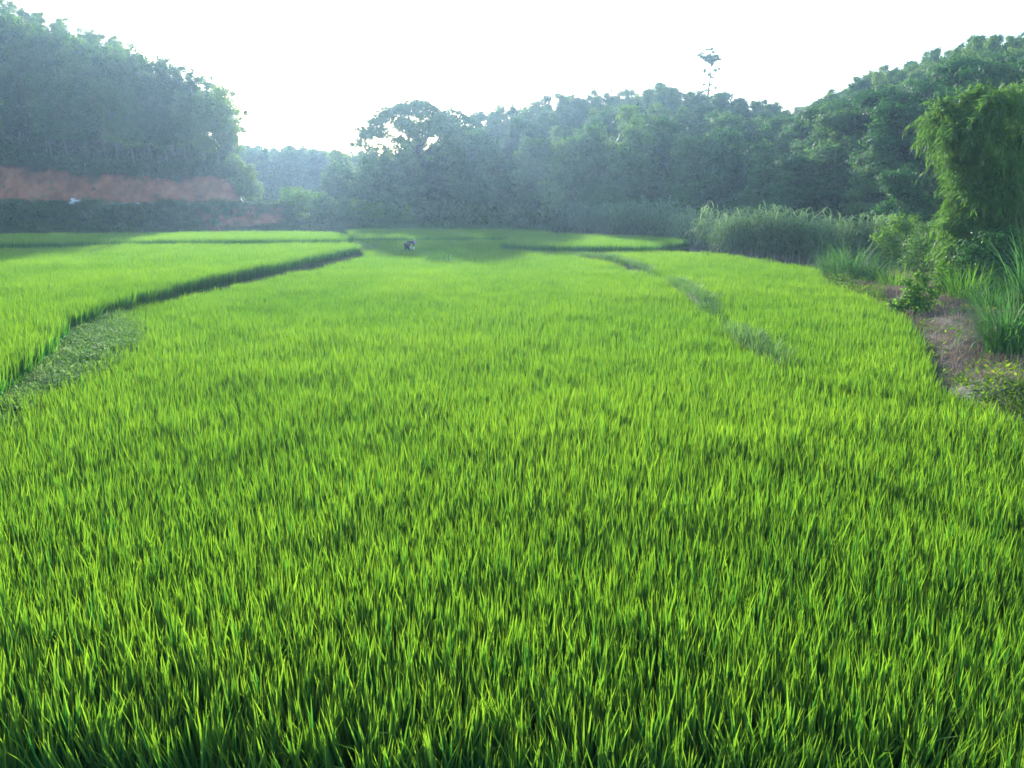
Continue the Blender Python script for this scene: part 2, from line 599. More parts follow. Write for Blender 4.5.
def zL(u, Y):
    px = pxu(u)
    he = sstep(247, 226, px)
    ee = sstep(306, 280, px)
    wob = 0.5 * (fbm(u * 60, Y * 0.4, 11) - 0.5)
    emb0 = 70.0 + 0.8 * (fbm(u * 30, 0 * Y, 12) - 0.5)
    z = 0.2 + (2.62 - 0.2) * sstep(emb0, emb0 + 2.9, Y)
    lump = 1.1 * (fbm(u * 26, Y * 0.0, 14, 4) - 0.5) + 0.6 * (fbm(u * 95, Y * 0.25, 15, 2) - 0.5)
    cut = (3.1 + np.interp(px, [-200, 0, 60, 130, 222], [0.9, 0.7, 0.1, -0.35, -0.3]) + 0.8 * lump) * sstep(77.0 + wob + lump, 79.3 + wob * 2 + lump, Y)
    slope = np.interp(px, [-300, 0, 100, 200, 240], [0.8, 0.66, 0.5, 0.28, 0.1])
    hill = np.maximum(0, Y - 79) * slope
    hill = np.where(Y > 100, 21 * slope + (Y - 100) * slope * 0.4, hill)
    hill = np.where(Y > 118, 28.2 * slope - (Y - 118) * slope * 0.6, hill)
    z = z + (cut + hill) * he
    low = 0.2 + 0.8 * sstep(70, 73, Y)
    z = z * ee + low * (1 - ee)
    return z + 0.25 * (fbm(u * 90, Y * 0.8, 13) - 0.5) * (Y > 70)


def fan(name, u0, u1, du, Ys, zf, mat, soilf=None):
    us = np.arange(u0, u1, du)
    U, YY = np.meshgrid(us, Ys)
    Zz = zf(U, YY)
    V = np.stack([U * YY, YY, Zz], -1).reshape(-1, 3)
    nx, ny = len(us), len(Ys)
    i, j = np.meshgrid(np.arange(nx - 1), np.arange(ny - 1))
    a = (j * nx + i).ravel()
    F = np.stack([a, a + 1, a + nx + 1, a + nx], -1)
    so = soilf(U, YY, Zz).ravel() if soilf else np.zeros(len(V))
    o = link(name, mesh_np(name, V, F, True, {'soil': so}), mat)
    o['kind'] = 'structure'
    return o


def soilL(U, YY, Z):
    px = pxu(U)
    n = fbm(U * 50, YY * 0.5, 21)
    cut = sstep(76.6, 77.3, YY) * sstep(79.9, 79.2, YY + 3.5 * (n - 0.5) - 1.6 * (fbm(U * 26, YY * 0.0, 14, 4) - 0.5)) * sstep(252, 244, px)
    emb = sstep(190, 215, px) * sstep(290, 275, px) * sstep(0.48, 0.6, n) * (YY > 70) * (YY < 72.6)
    path = 0.5 * sstep(72.5, 73.2, YY) * sstep(77.4, 76.8, YY) * sstep(300, 280, px)
    scar = sstep(235, 228, px) * sstep(120, 0, px) * sstep(81.5, 80, YY) * (YY > 78) * sstep(0.45, 0.6, n) * 0.7
    return np.clip(np.maximum.reduce([cut, emb, path, scar]), 0, 1)


fan('left_hill', -1.35, upx(312), 0.0028, np.concatenate([np.arange(69, 82, 0.22), np.arange(82, 150, 2.0)]), zL, M['hillsoil'], soilL)

SKY_PX = [-100, 343, 400, 470, 500, 560, 600, 650, 690, 740, 790, 820, 860, 900, 950, 1024, 1150, 1300]
SKY_PY = [150, 150, 142, 117, 105, 96, 94, 91, 94, 101, 109, 94, 74, 63, 47, 37, 22, 10]
RID_PX = [343, 470, 600, 700, 790, 860, 950, 1024, 1300]
RID_Y = [102, 112, 122, 125, 128, 123, 116, 108, 98]
BAS_PX = [343, 470, 600, 700, 800, 900, 1000, 1100, 1300]
BAS_Y = [84, 78, 70, 62, 52, 42, 34, 30, 28]


def tree_h(px):
    return np.interp(px, [343, 470, 560, 700, 800, 900, 1300], [8.5, 7.5, 6.0, 5.5, 4.6, 4.6, 4.8])


def zC(u, Y):
    px = pxu(u)
    Yr = np.interp(px, RID_PX, RID_Y)
    Y0 = np.interp(px, BAS_PX, BAS_Y)
    sy = np.interp(px, SKY_PX, SKY_PY)
    v = (384 - sy) / FPX
    ztop = CAM_Z + Yr / (cp + sp * v) * (-sp + cp * v)
    Hr = ztop - tree_h(px)
    s = np.clip((Y - Y0) / (Yr - Y0), 0, 1.5)
    prof = np.where(s < 1, np.sin(np.clip(s, 0, 1) * PI / 2) ** 1.15, 1 - 0.5 * (s - 1))
    prof = np.where(s > 1, 1 - 0.9 * (s - 1), prof)
    z = -0.1 + (Hr + 0.1) * prof
    gully = 1.3 * (fbm(u * 9, Y * 0.05, 31) - 0.5) * np.clip(s * 3, 0, 1) * np.clip((1.05 - s) * 4, 0, 1)
    return z + gully


fan('right_hill', upx(330), 1.5, 0.012, np.concatenate([np.arange(26, 140, 2.2), np.arange(142, 200, 8)]), zC, M['hillsoil'])

# road along the top of the embankment
xs = np.linspace(-92, -22.6, 60)
V, F = [], []
for k, x in enumerate(xs):
    for yy, zz in ((73.4, 2.60), (73.4, 2.82), (76.6, 2.82), (76.6, 2.60)):
        V.append((x, yy + 0.2 * math.sin(x * 0.3), zz))
    if k:
        a = (k - 1) * 4
        for q in range(3):
            F.append((a + q, a + q + 1, a + q + 5, a + q + 4))
o = link('road', mesh_np('road', V, F), M['road'])
o['kind'] = 'structure'

# ------------------------------------------------------------------ bunds (low earth paths between paddies)


def bund(name, pts, widths, zs, seed=0):
    pts = np.asarray(pts)[:, :2]
    # resample
    d = np.concatenate([[0], np.cumsum(np.linalg.norm(np.diff(pts, axis=0), axis=1))])
    s = np.arange(0, d[-1], 0.25)
    c = np.stack([np.interp(s, d, pts[:, 0]), np.interp(s, d, pts[:, 1])], -1)
    w = np.interp(s, d, widths); z = np.interp(s, d, zs)
    t = unit(np.gradient(c, axis=0))
    nrm = np.stack([t[:, 1], -t[:, 0]], -1)
    prof = [(-0.75, -1.0), (-0.5, -0.05), (-0.25, 0.02), (0, 0.03), (0.25, 0.02), (0.5, -0.05), (0.75, -1.0)]
    V = []
    for k in range(len(c)):
        for q, h in prof:
            p = c[k] + nrm[k] * q * w[k] * (1 + 0.15 * math.sin(k * 0.7 + q * 3))
            zz = z[k] + h if h > -0.5 else -0.2
            zz += 0.06 * (float(vnoise(p[0] * 2, p[1] * 2, seed)) - 0.5) if h > -0.5 else 0
            V.append((p[0], p[1], zz))
    m = len(prof)
    F = [(k * m + q, k * m + q + 1, (k + 1) * m + q + 1, (k + 1) * m + q) for k in range(len(c) - 1) for q in range(m - 1)]
    o = link(name, mesh_np(name, V, F, True), M['bund'])
    o['kind'] = 'structure'
    return c, w, z, nrm


def weed_clump(n, h, r, L, W, broad=True):
    a = rng.uniform(0, 2 * PI, n)
    rr = r * np.sqrt(rng.random(n))
    pos = np.stack([rr * np.cos(a), rr * np.sin(a), h * rng.random(n) ** 0.8], -1)
    d = unit(np.stack([np.cos(a), np.sin(a), rng.uniform(-0.1, 0.9, n)], -1) + 0.6 * rand_dirs(n))
    s = unit(np.cross(d, np.array([0, 0, 1.0]) + 0.5 * rand_dirs(n)))
    V, F = leaf_geo(pos, d, s, L * (0.6 + 0.8 * rng.random(n)), W * (0.7 + 0.6 * rng.random(n)))
    return mesh_np('weed', V, F, False, {'tint': np.repeat(rng.random(n), 4)})


def grass_tuft(nb, ln, wd, spread, lean=0.35, curl=0.7, nseg=4):
    a = rng.uniform(0, 2 * PI, nb)
    rr = spread * np.sqrt(rng.random(nb))
    base = np.stack([rr * np.cos(a), rr * np.sin(a), np.zeros(nb)], -1)
    V, F, t = blade_geo(base, a + rng.normal(0, .5, nb), np.abs(rng.normal(lean * 0.6, lean * 0.5, nb)),
                        ln * rng.uniform(0.55, 1.1, nb), wd * rng.uniform(0.7, 1.2, nb), np.abs(rng.normal(curl, curl * 0.5, nb)), nseg,
                        face=None)
    return V, F, np.repeat(rng.random(nb), (nseg + 1) * 2)


def tuft_mesh(*a, **k):
    V, F, t = grass_tuft(*a, **k)
    return mesh_np('tuft', V, F, True, {'tint': t})


WEEDS = [source('weed', weed_clump(120, 0.15, 0.17, 0.045, 0.017), M['weed']) for _ in range(5)] + [source('weed', tuft_mesh(16, 0.24, 0.007, 0.06, 0.5, 0.9), M['weed']) for _ in range(4)]
BANKW = [source('weed', weed_clump(45, 0.22, 0.16, 0.085, 0.04), M['bankweed']) for _ in range(4)] + [source('weed', tuft_mesh(18, 0.34, 0.008, 0.07, 0.4, 0.8), M['bankweed']) for _ in range(4)]
DRY = [source('dry_grass', tuft_mesh(26, 0.24, 0.008, 0.1, 0.8, 1.0), M['drygrass']) for _ in range(5)]
UNDER = [source('undergrowth', weed_clump(150, 1.0, 0.75, 0.3, 0.13), M['under']) for _ in range(4)] + [source('undergrowth', tuft_mesh(60, 1.1, 0.03, 0.3, 0.4, 0.9), M['under']) for _ in range(3)]


def path_weeds(label, c, w, z, nrm, dens, src, smin=0.7, smax=1.2, name='weeds', cover=1.2):
    seg = np.linalg.norm(np.gradient(c, axis=0), axis=1)
    n_each = rng.poisson(dens * seg * w * cover)
    k = np.repeat(np.arange(len(c)), n_each)
    q = rng.uniform(-0.5, 0.5, len(k)) * cover
    p = c[k] + nrm[k] * (q * w[k])[:, None] + rng.normal(0, 0.08, (len(k), 2))
    zz = z[k] - 0.03 - 0.9 * np.maximum(0, np.abs(q) - 0.5)
    o = scatter(name, np.column_stack([p, zz]), rng.uniform(0, 6.28, len(k)), rng.uniform(smin, smax, len(k)), fbm(p[:, 0] * 1.2, p[:, 1] * 1.2, 40) + rng.normal(0, .1, len(k)), src)
    tag(o, label, 'weeds')
    return o


b1 = bund('field_path', [P(*q, 0.4) for q in [(-260, 470), (-90, 425), (0, 388), (40, 372), (72, 352), (90, 332), (97, 314), (128, 297), (200, 281), (270, 266), (330, 254.5), (368, 247)]],
          [1.6, 1.6, 1.3, 1.3, 1.5, 1.4, 1.0, 0.7, 0.7, 0.8, 0.9, 0.9], [0.36] * 7 + [0.46, 0.5, 0.5, 0.48, 0.44], 1)
path_weeds('low blue-green creeping weeds covering the wide bund at the left edge', *b1, 85, WEEDS, 0.8, 1.3, cover=1.35)
b2 = bund('field_path', [P(*q, 0.45) for q in [(555, 250), (607, 258), (642, 267), (660, 274), (678, 283), (703, 301), (722, 318), (745, 337), (785, 360), (820, 370), (925, 386)]],
          [0.25, 0.42, 0.4, 0.25, 0.36, 0.36, 0.25, 0.3, 0.28, 0.22, 0.2], [0.2, 0.5, 0.46, 0.2, 0.48, 0.5, 0.25, 0.46, 0.4, 0.05, 0.02], 2)
path_weeds('grass and weeds along the curved bund between the two bright right paddies', *b2, 90, WEEDS[5:], 0.8, 1.4)
b3 = bund('field_path', [P(*q, 0.4) for q in [(-200, 249), (0, 243.5), (130, 241.5), (345, 240), (420, 239), (555, 239)]], [0.6] * 6, [0.42, 0.42, 0.42, 0.4, 0.3, 0.3], 3)
path_weeds('weeds on the narrow far bund below the road embankment strip', *b3, 10, WEEDS, 1.0, 1.8)

# ------------------------------------------------------------------ right bank: bare earth, litter and weeds
bank_poly = np.array([P(*q, 0.35)[:2] for q in [(818, 270), (826, 290), (866, 305), (900, 322), (916, 350), (918, 394), (965, 412), (1024, 434), (1300, 545), (1500, 430), (1200, 300), (1024, 268), (940, 262), (880, 258)]])


def bank_z(x, y):
    dx = x - (0.55 * y + 0.2)
    dist = np.full(np.shape(x), 9.0)
    for k in range(len(bank_poly)):
        a, b = bank_poly[k], bank_poly[(k + 1) % len(bank_poly)]
        ab = b - a
        t = np.clip(((x - a[0]) * ab[0] + (y - a[1]) * ab[1]) / (ab @ ab), 0, 1)
        dist = np.minimum(dist, np.hypot(x - a[0] - t * ab[0], y - a[1] - t * ab[1]))
    return -0.12 + 0.42 * sstep(0.02, 0.4, dist) + sstep(0.1, 1.0, dist) * bank_h(dx, x, y)


def bank_h(dx, x, y):
    return 0.0 + 0.25 * sstep(0, 3.5, dx) + 0.22 * (fbm(x * 0.7, y * 0.7, 51) - 0.5) + 0.28 * sstep(0.5, 0.75, fbm(x * 0.5 + 3, y * 0.45, 52))


bx, by = np.meshgrid(np.arange(4, 26, 0.22), np.arange(6, 36, 0.22))
m = inside(bank_poly, bx, by)
idx = -np.ones(bx.shape, int)
idx[m] = np.arange(m.sum())
V = np.stack([bx[m], by[m], bank_z(bx[m], by[m])], -1)
F = []
for r_ in range(bx.shape[0] - 1):
    for c_ in range(bx.shape[1] - 1):
        q = (idx[r_, c_], idx[r_, c_ + 1], idx[r_ + 1, c_ + 1], idx[r_ + 1, c_])
        if min(q) >= 0:
            F.append(q)


def green_amt(x, y):
    """where the bank is grown over: towards the camera and along the paddy"""
    u = x / y
    n = fbm(x * 0.9, y * 0.9, 53)
    px = 512 + 790 * u
    g = 0.04 + 0.96 * sstep(10.4, 9.4, y + 1.8 * (n - 0.5))
    edge = sstep(0.9, 0.0, x - np.interp(y, [8, 11, 13, 15, 18, 22, 30], [4.4, 5.75, 6.7, 7.45, 8.5, 9.4, 11.9]) + 1.0 * (n - 0.5))
    return np.clip(np.maximum(g, 0.9 * edge) + 0.45 * sstep(0.6, 0.75, n), 0, 1)


o = link('earth_bank', mesh_np('earth_bank', V, F, True, {'soil': green_amt(V[:, 0], V[:, 1])}), M['bank'])
o['kind'] = 'structure'
x, y = jitter_grid(4, 26, 6, 35, 0.13)
m = inside(bank_poly, x, y)
x, y = x[m], y[m]
g = green_amt(x, y)
pk = rng.random(len(x)) < g * 0.6
pts = np.stack([x, y, bank_z(x, y) - 0.02], -1)
o = scatter('weeds', pts[pk], rng.uniform(0, 6.28, pk.sum()), rng.uniform(0.5, 1.05, pk.sum()), fbm(x[pk], y[pk], 54) + rng.normal(0, .15, pk.sum()), BANKW)
tag(o, 'yellowish green weeds on the near bank at the right edge below the brown litter', 'weeds')
pk = (rng.random(len(x)) < (1 - g) * 0.85)
o = scatter('dry_grass', pts[pk], rng.uniform(0, 6.28, pk.sum()), rng.uniform(0.5, 1.1, pk.sum()), rng.random(pk.sum()), DRY)
tag(o, 'brown withered grass litter on the bare bank right of the paddy', 'dry grass')

# ------------------------------------------------------------------ undergrowth on embankment and hills


def on_hill(zf, us, Ys, spacing_fn=None, zoff=-0.1):
    return np.stack([us * Ys, Ys, zf(us, Ys) + zoff], -1)


n = 2600
u = rng.uniform(-0.95, upx(296), n); yy = 69.8 + 3.2 * rng.random(n)
pxs = pxu(u)
nn = fbm(u * 50, yy * 0.5, 21)
red = (pxs > 195) & (pxs < 285) & (nn > 0.52) & (yy < 72)
keep = ~red | (rng.random(n) < 0.25)
u, yy = u[keep], yy[keep]
o = scatter('undergrowth', on_hill(zL, u, yy), rng.uniform(0, 6.28, len(u)), rng.uniform(0.3, 0.62, len(u)), rng.random(len(u)), UNDER)
tag(o, 'dark green rough grass covering the road embankment slope on the left', 'undergrowth')
n = 420
u = rng.uniform(-0.95, upx(232), n); yy = 76.9 + 2.6 * rng.random(n)
k_ = fbm(u * 40, yy * 0.6, 61) > 0.52
u, yy = u[k_], yy[k_]
o = scatter('undergrowth', on_hill(zL, u, yy), rng.uniform(0, 6.28, len(u)), rng.uniform(0.15, 0.4, len(u)), rng.random(len(u)), UNDER)
tag(o, 'sparse small weeds rooted on the face of the red cut bank', 'undergrowth')
n = 2200
u = rng.uniform(-0.95, upx(240), n); yy = 79.2 + 18 * rng.random(n) ** 1.6
o = scatter('undergrowth', on_hill(zL, u, yy), rng.uniform(0, 6.28, n), rng.uniform(0.6, 1.5, n), rng.random(n), UNDER)
tag(o, 'dark undergrowth beneath the slender plantation trees above the red bank', 'undergrowth')
n = 5200
u = upx(335) + (1.2 - upx(335)) * rng.random(n)
Yr = np.interp(pxu(u), RID_PX, RID_Y); Y0 = np.interp(pxu(u), BAS_PX, BAS_Y)
yy = Y0 - 1.5 + (Yr - Y0 + 4) * rng.random(n)
o = scatter('undergrowth', on_hill(zC, u, yy), rng.uniform(0, 6.28, n), rng.uniform(1.0, 2.4, n), rng.random(n), UNDER)
tag(o, 'dense bushes filling the gaps between trees of the right forest hill', 'undergrowth')
# grassy foot of the far wood, centre left
n = 1500
u = rng.uniform(upx(275), upx(560), n); yy = rng.uniform(71, 80, n)
zz = 0.1 + 1.0 * sstep(71, 76, yy) * sstep(480, 300, pxu(u))
far_bank_pts = np.stack([u * yy, yy, zz - 0.15], -1)
o = scatter('undergrowth', far_bank_pts, rng.uniform(0, 6.28, n), rng.uniform(0.4, 0.85, n), 0.6 + 0.4 * rng.random(n), UNDER)
tag(o, 'pale rough grass at the foot of the far wood beyond the paddies', 'undergrowth')


def zB(u, Y):
    return 1.0 * sstep(71, 76, Y) * sstep(480, 300, pxu(u)) + 1.2 * sstep(100, 150, Y)


fan('far_bank', upx(270), upx(600), 0.01, np.arange(70, 200, 1.0), zB, M['ground'])

# ------------------------------------------------------------------ trees


def blob_tree(h, crown0, rx, nbl, br, ry=None, flat=0.8, top=1.0, lean=0.0):
    """crown blobs inside an egg, and limbs that reach them"""
    blobs = []
    for k in range(nbl):
        t = (k + rng.random()) / nbl
        z = crown0 + (h - crown0) * (0.08 + 0.86 * t)
        w = math.sin(PI * (0.18 + 0.74 * t ** 0.85)) ** 0.7
        a = k * 2.4 + rng.uniform(-.5, .5)
        rr = rx * w * (0.35 + 0.55 * rng.random())
        b = br * (0.75 + 0.5 * rng.random()) * (1.1 - 0.45 * t)
        blobs.append((rr * math.cos(a) + lean * t, rr * math.sin(a), z, b, b, b * flat))
    return blobs


def limbs(h0, blobs, r0, trunk_top, kk=6):
    if len(blobs) > 30:
        blobs = blobs[::5]
    paths = [(bend((0, 0, -0.4), (0.05 * h0, 0, trunk_top), 8, 0.04), np.linspace(r0, r0 * 0.25, 8))]
    for b in blobs:
        z0 = max(0.3 * trunk_top, min(trunk_top * 0.97, b[2] - 0.6 * math.hypot(b[0], b[1]) - 0.4))
        s = (0.05 * h0 * z0 / trunk_top, 0, z0)
        paths.append((bend(s, b[:3], 5, 0.05), np.linspace(r0 * 0.27, r0 * 0.05, 5)))
    return paths


VAR = {}


def variant(kind, h, blobs, per, L, W, mat, bark, r0, ttop, **kw):
    V, F, t = crown_geo(blobs, per, L, W, **kw)
    cr = mesh_np(kind + '_crown', V, F, False, {'tint': t})
    cr.materials.append(mat)
    V, F = tube_geo(limbs(h, blobs, r0, ttop))
    tk = mesh_np(kind + '_trunk', V, F, True)
    tk.materials.append(bark)
    VAR.setdefault(kind, []).append((h, tk, cr))


for k in range(6):   # slender plantation acacia, high crown
    h = 11.0
    variant('plantation', h, blob_tree(h, 3.4, 1.5, 17, 1.0, flat=0.85), 150, 0.27, 0.14, M['acacia'], M['palebark'], 0.105, 9.6, up=0.2)
for k in range(6):   # young rounded crowns of the hill tops
    h = 6.0
    variant('young', h, blob_tree(h, 1.2, 1.25, 12, 1.0, flat=0.8), 150, 0.28, 0.15, M['acacia'], M['bark'], 0.09, 5.0, up=0.3)
for k in range(5):   # forest trees, fuller and layered
    h = 9.0
    variant('forest', h, blob_tree(h, 1.4, 2.2, 17, 1.3, flat=0.6), 95, 0.32, 0.18, M['broad'], M['bark'], 0.15, 7.2, up=0.1)
for k in range(4):   # wide, tiered crowns
    h = 9.0
    bl = []
    for lay in range(4):
        z = 4.2 + lay * 1.35
        n_ = 7 - lay
        for q in range(n_):
            a = q * 2 * PI / n_ + lay
            rr = (3.0 - 0.5 * lay) * rng.uniform(0.3, 1.0)
            bl.append((rr * math.cos(a), rr * math.sin(a), z + rng.normal(0, 0.6), 1.25 * rng.uniform(.7, 1.2), 1.25, 0.75))
    variant('tiered', h, bl, 120, 0.31, 0.16, M['broad'], M['bark'], 0.2, 7.5, up=0.3)


def plant(kind, name, x, y, z, scale, label, cat='tree', group=None, rz=None, v=None):
    vs = VAR[kind]
    h, tk, cr = vs[random.randrange(len(vs)) if v is None else v]
    s = scale
    o = empty(name, (x, y, z), random.uniform(0, 2 * PI) if rz is None else rz, (s * random.uniform(.92, 1.08), s * random.uniform(.92, 1.08), s))
    tag(o, label, cat, group)
    a = bpy.data.objects.new('trunk', tk); C.objects.link(a); a.parent = o
    b = bpy.data.objects.new('crown', cr); C.objects.link(b); b.parent = o
    return o


ORD = ['leftmost', 'second', 'third', 'fourth', 'fifth', 'sixth', 'seventh', 'eighth', 'ninth', 'tenth', 'eleventh', 'twelfth', 'thirteenth', 'fourteenth', 'fifteenth', 'sixteenth']


def nth(k, n):
    if k == n - 1: return 'last'
    return ORD[k] if k < len(ORD) else 'further'


# left plantation: the front row with pale trunks
front = [(4, 79.6), (27, 81), (53, 80.4), (59, 79.8), (74, 80.6), (93, 79.7), (110, 81.2), (124, 79.9), (140, 79.6), (157, 80.6), (172, 79.8), (190, 80.6), (208, 79.9)]
for k, (px, Yt) in enumerate(front):
    u = float(upx(px))
    sy = float(np.interp(px, [0, 100, 210, 240], [70, 75, 88, 100]))
    z = float(zL(np.array(u), np.array(Yt)))
    ht = Q(px, sy, Yt)[2] - z
    w = 'leftmost slender pale trunk' if k == 0 else ('rightmost slender pale trunk' if k == len(front) - 1 else nth(k, 99) + ' slender pale trunk from the left')
    plant('plantation', 'plantation_tree', u * Yt, Yt, z - 0.1, ht / 11.0, w + ' in front row above the red cut bank', 'tree', 'plantation trees on the left hill')
# the rest of the plantation, behind it
n_l = 0
pts = []
for Yt in np.arange(82.5, 108, 2.7):
    for xx in np.arange(-0.95 * Yt, upx(236) * Yt, 2.9):
        x = xx + random.uniform(-.9, .9); y = Yt + random.uniform(-.9, .9)
        u = x / y
        if float(pxu(u)) > 240: continue
        if Yt > 94 and float(pxu(u)) > 150: continue
        if float(pxu(u)) < -130: continue
        pts.append((x, y))
for x, y in pts:
    u = x / y; px = float(pxu(u))
    z = float(zL(np.array(u), np.array(y)))
    sy = float(np.interp(px, [-130, 0, 60, 100, 150, 200, 225, 240], [-25, 6, 24, 36, 52, 70, 84, 98]))
    ht = min(14.5, max(8.0, Q(px, sy - 4, y)[2] - z)) * random.uniform(0.95, 1.06)
    if y > 88 or px < 60:
        lab, grp = 'plantation tree on the upper slope of the left hill, crown against the sky', 'upper plantation trees of the left hill'
    else:
        lab, grp = 'plantation tree just behind the pale trunked front row on the left hill', 'inner plantation trees of the left hill'
    plant('plantation', 'plantation_tree', x, y, z - 0.1, ht / 11.0, lab, 'tree', grp)
# loose tree at the right end of the plantation (ragged outline against the sky)
bl = [(0.6, 0, 8.6, .7, .7, .6), (1.2, .2, 7.6, .6, .6, .5), (0.2, 0, 9.4, .6, .6, .5), (1.5, 0, 6.6, .55, .55, .4), (-.6, .3, 8.0, .9, .9, .8), (-.4, -.3, 6.6, .9, .9, .7), (.5, .3, 5.6, .8, .8, .6), (-.8, 0, 9.3, .8, .8, .6), (1.0, -.2, 9.0, .4, .4, .3), (2.0, 0, 7.2, .35, .35, .2), (-.2, 0, 4.6, .8, .8, .6), (.9, 0, 4.3, .6, .6, .5)]
variant('ragged', 10, bl, 70, 0.34, 0.14, M['acacia'], M['palebark'], 0.12, 8.5)
p = Q(233, 190, 79.5)
z = float(zL(np.array(p[0] / 79.5), np.array(79.5)))
plant('ragged', 'plantation_tree', p[0], 79.5, z - 0.1, 0.98, 'ragged tree with loose leaf sprays at the right tip of the plantation', 'tree', None, rz=0.0)
for k, (px, yb, hh) in enumerate([(238, 202, 5.2), (252, 204, 4.2), (226, 185, 3.8)]):
    p = Q(px, yb, 80 + k)
    plant('young', 'young_tree', p[0], p[1], max(0.2, p[2] - 0.3), hh / 6, ['light green young tree standing beside the right end of the red bank', 'smaller young tree right of the red bank before the far wood', 'bushy young tree growing on the rim of the red bank end'][k])

# far wood across the gap
for k in range(90):
    px = random.uniform(225, 372); y = random.uniform(122, 146)
    x = float(upx(px)) * y
    sy = float(np.interp(px, [225, 260, 300, 340, 372], [140, 141, 143, 149, 147]))
    ht = (Q(px, sy, y)[2] - 1.8) * random.uniform(0.86, 1.0)
    plant('plantation' if k % 3 == 0 else 'forest', 'wood_tree', x, y, 1.8, ht / (11.0 if k % 3 == 0 else 9.0), 'hazy blue green tree in the far wood seen through the valley gap', 'tree', 'trees of the far wood in the gap')

n = 900
u = rng.uniform(upx(215), upx(385), n); yy = rng.uniform(104, 124, n)
o = scatter('undergrowth', np.stack([u * yy, yy, zB(u, yy) - 0.1], -1), rng.uniform(0, 6.28, n), rng.uniform(1.5, 3.2, n), rng.random(n), UNDER)
tag(o, 'hazy thicket at the foot of the far wood in the valley gap', 'undergrowth')

# big spreading trees in the glare


def spread_blobs(W, h0, h1, n):
    bl = []
    for k in range(n):
        a = k * 2.39996
        rr = W * math.sqrt((k + 0.5) / n)
        z = h1 - (h1 - h0) * (rr / W) ** 1.8 + random.uniform(-0.35, 0.35)
        if random.random() < 0.08: continue
        b = random.uniform(0.55, 0.95)
        bl.append((rr * math.cos(a), rr * math.sin(a), z, b * 1.3, b * 1.3, b * 0.75))
        if random.random() < 0.35:
            bl.append((rr * 0.9 * math.cos(a), rr * 0.9 * math.sin(a), z - random.uniform(1.2, 3.6), b * .8, b * .8, b * 0.4))
    return bl


variant('spreading', 14, spread_blobs(6.4, 8.6, 13.2, 105), 85, 0.34, 0.15, M['broad'], M['bark'], 0.32, 10.5, up=0.0)
variant('spreading', 13, spread_blobs(4.4, 9.4, 12.6, 44), 55, 0.34, 0.15, M['broad'], M['bark'], 0.28, 10, up=0.0)
p = Q(411, 106, 90)
plant('spreading', 'spreading_tree', p[0], 90, 0.8, (p[2] - 0.2) / 13.6, 'tall spreading tree with sky gaps, brightest in the sun glare', 'tree', 'spreading trees in the sun glare', v=0)
p = Q(449, 108, 93)
plant('spreading', 'spreading_tree', p[0], 93, 1.0, (p[2] - 1.0) / 12.8, 'spreading open crown right of the glare tree, half behind the slope', 'tree', 'spreading trees in the sun glare', v=1)

for k in range(16):
    px = 345 + 8.5 * k + random.uniform(-3, 3)
    y = random.uniform(86, 96)
    x = float(upx(px)) * y
    zt = Q(px, float(np.interp(px, [345, 370, 400, 480], [160, 152, 148, 140])) + random.uniform(0, 16), y)[2]
    plant('forest', 'wood_tree', x, y, 0.3, (zt - 0.3) / 9.0, 'hazy tree standing beneath the tall spreading trees in the glare', 'tree', 'trees beneath the spreading trees')

# forest on the right hill
cnt = 0
rows = []


def forest_rows(step0, zone):
    Yt = 34.0
    while Yt < 131:
        step = step0 * (3.3 + 0.008 * Yt)
        for xx in np.arange(float(upx(345)) * Yt, 0.76 * Yt + 2, step):
            x = xx + random.uniform(-.35, .35) * step; y = Yt + random.uniform(-.35, .35) * step
            px = float(pxu(x / y))
            Yr = float(np.interp(px, RID_PX, RID_Y)); Y0 = float(np.interp(px, BAS_PX, BAS_Y))
            if y < Y0 + 0.5 or y > Yr + 2.2: continue
            sfr = (y - Y0) / (Yr - Y0)
            z_ = 2 if (px > 780 and sfr > 0.45) else (1 if sfr > 0.8 else 0)
            if z_ == zone:
                rows.append((x, y, px, sfr))
        Yt += step * 1.12


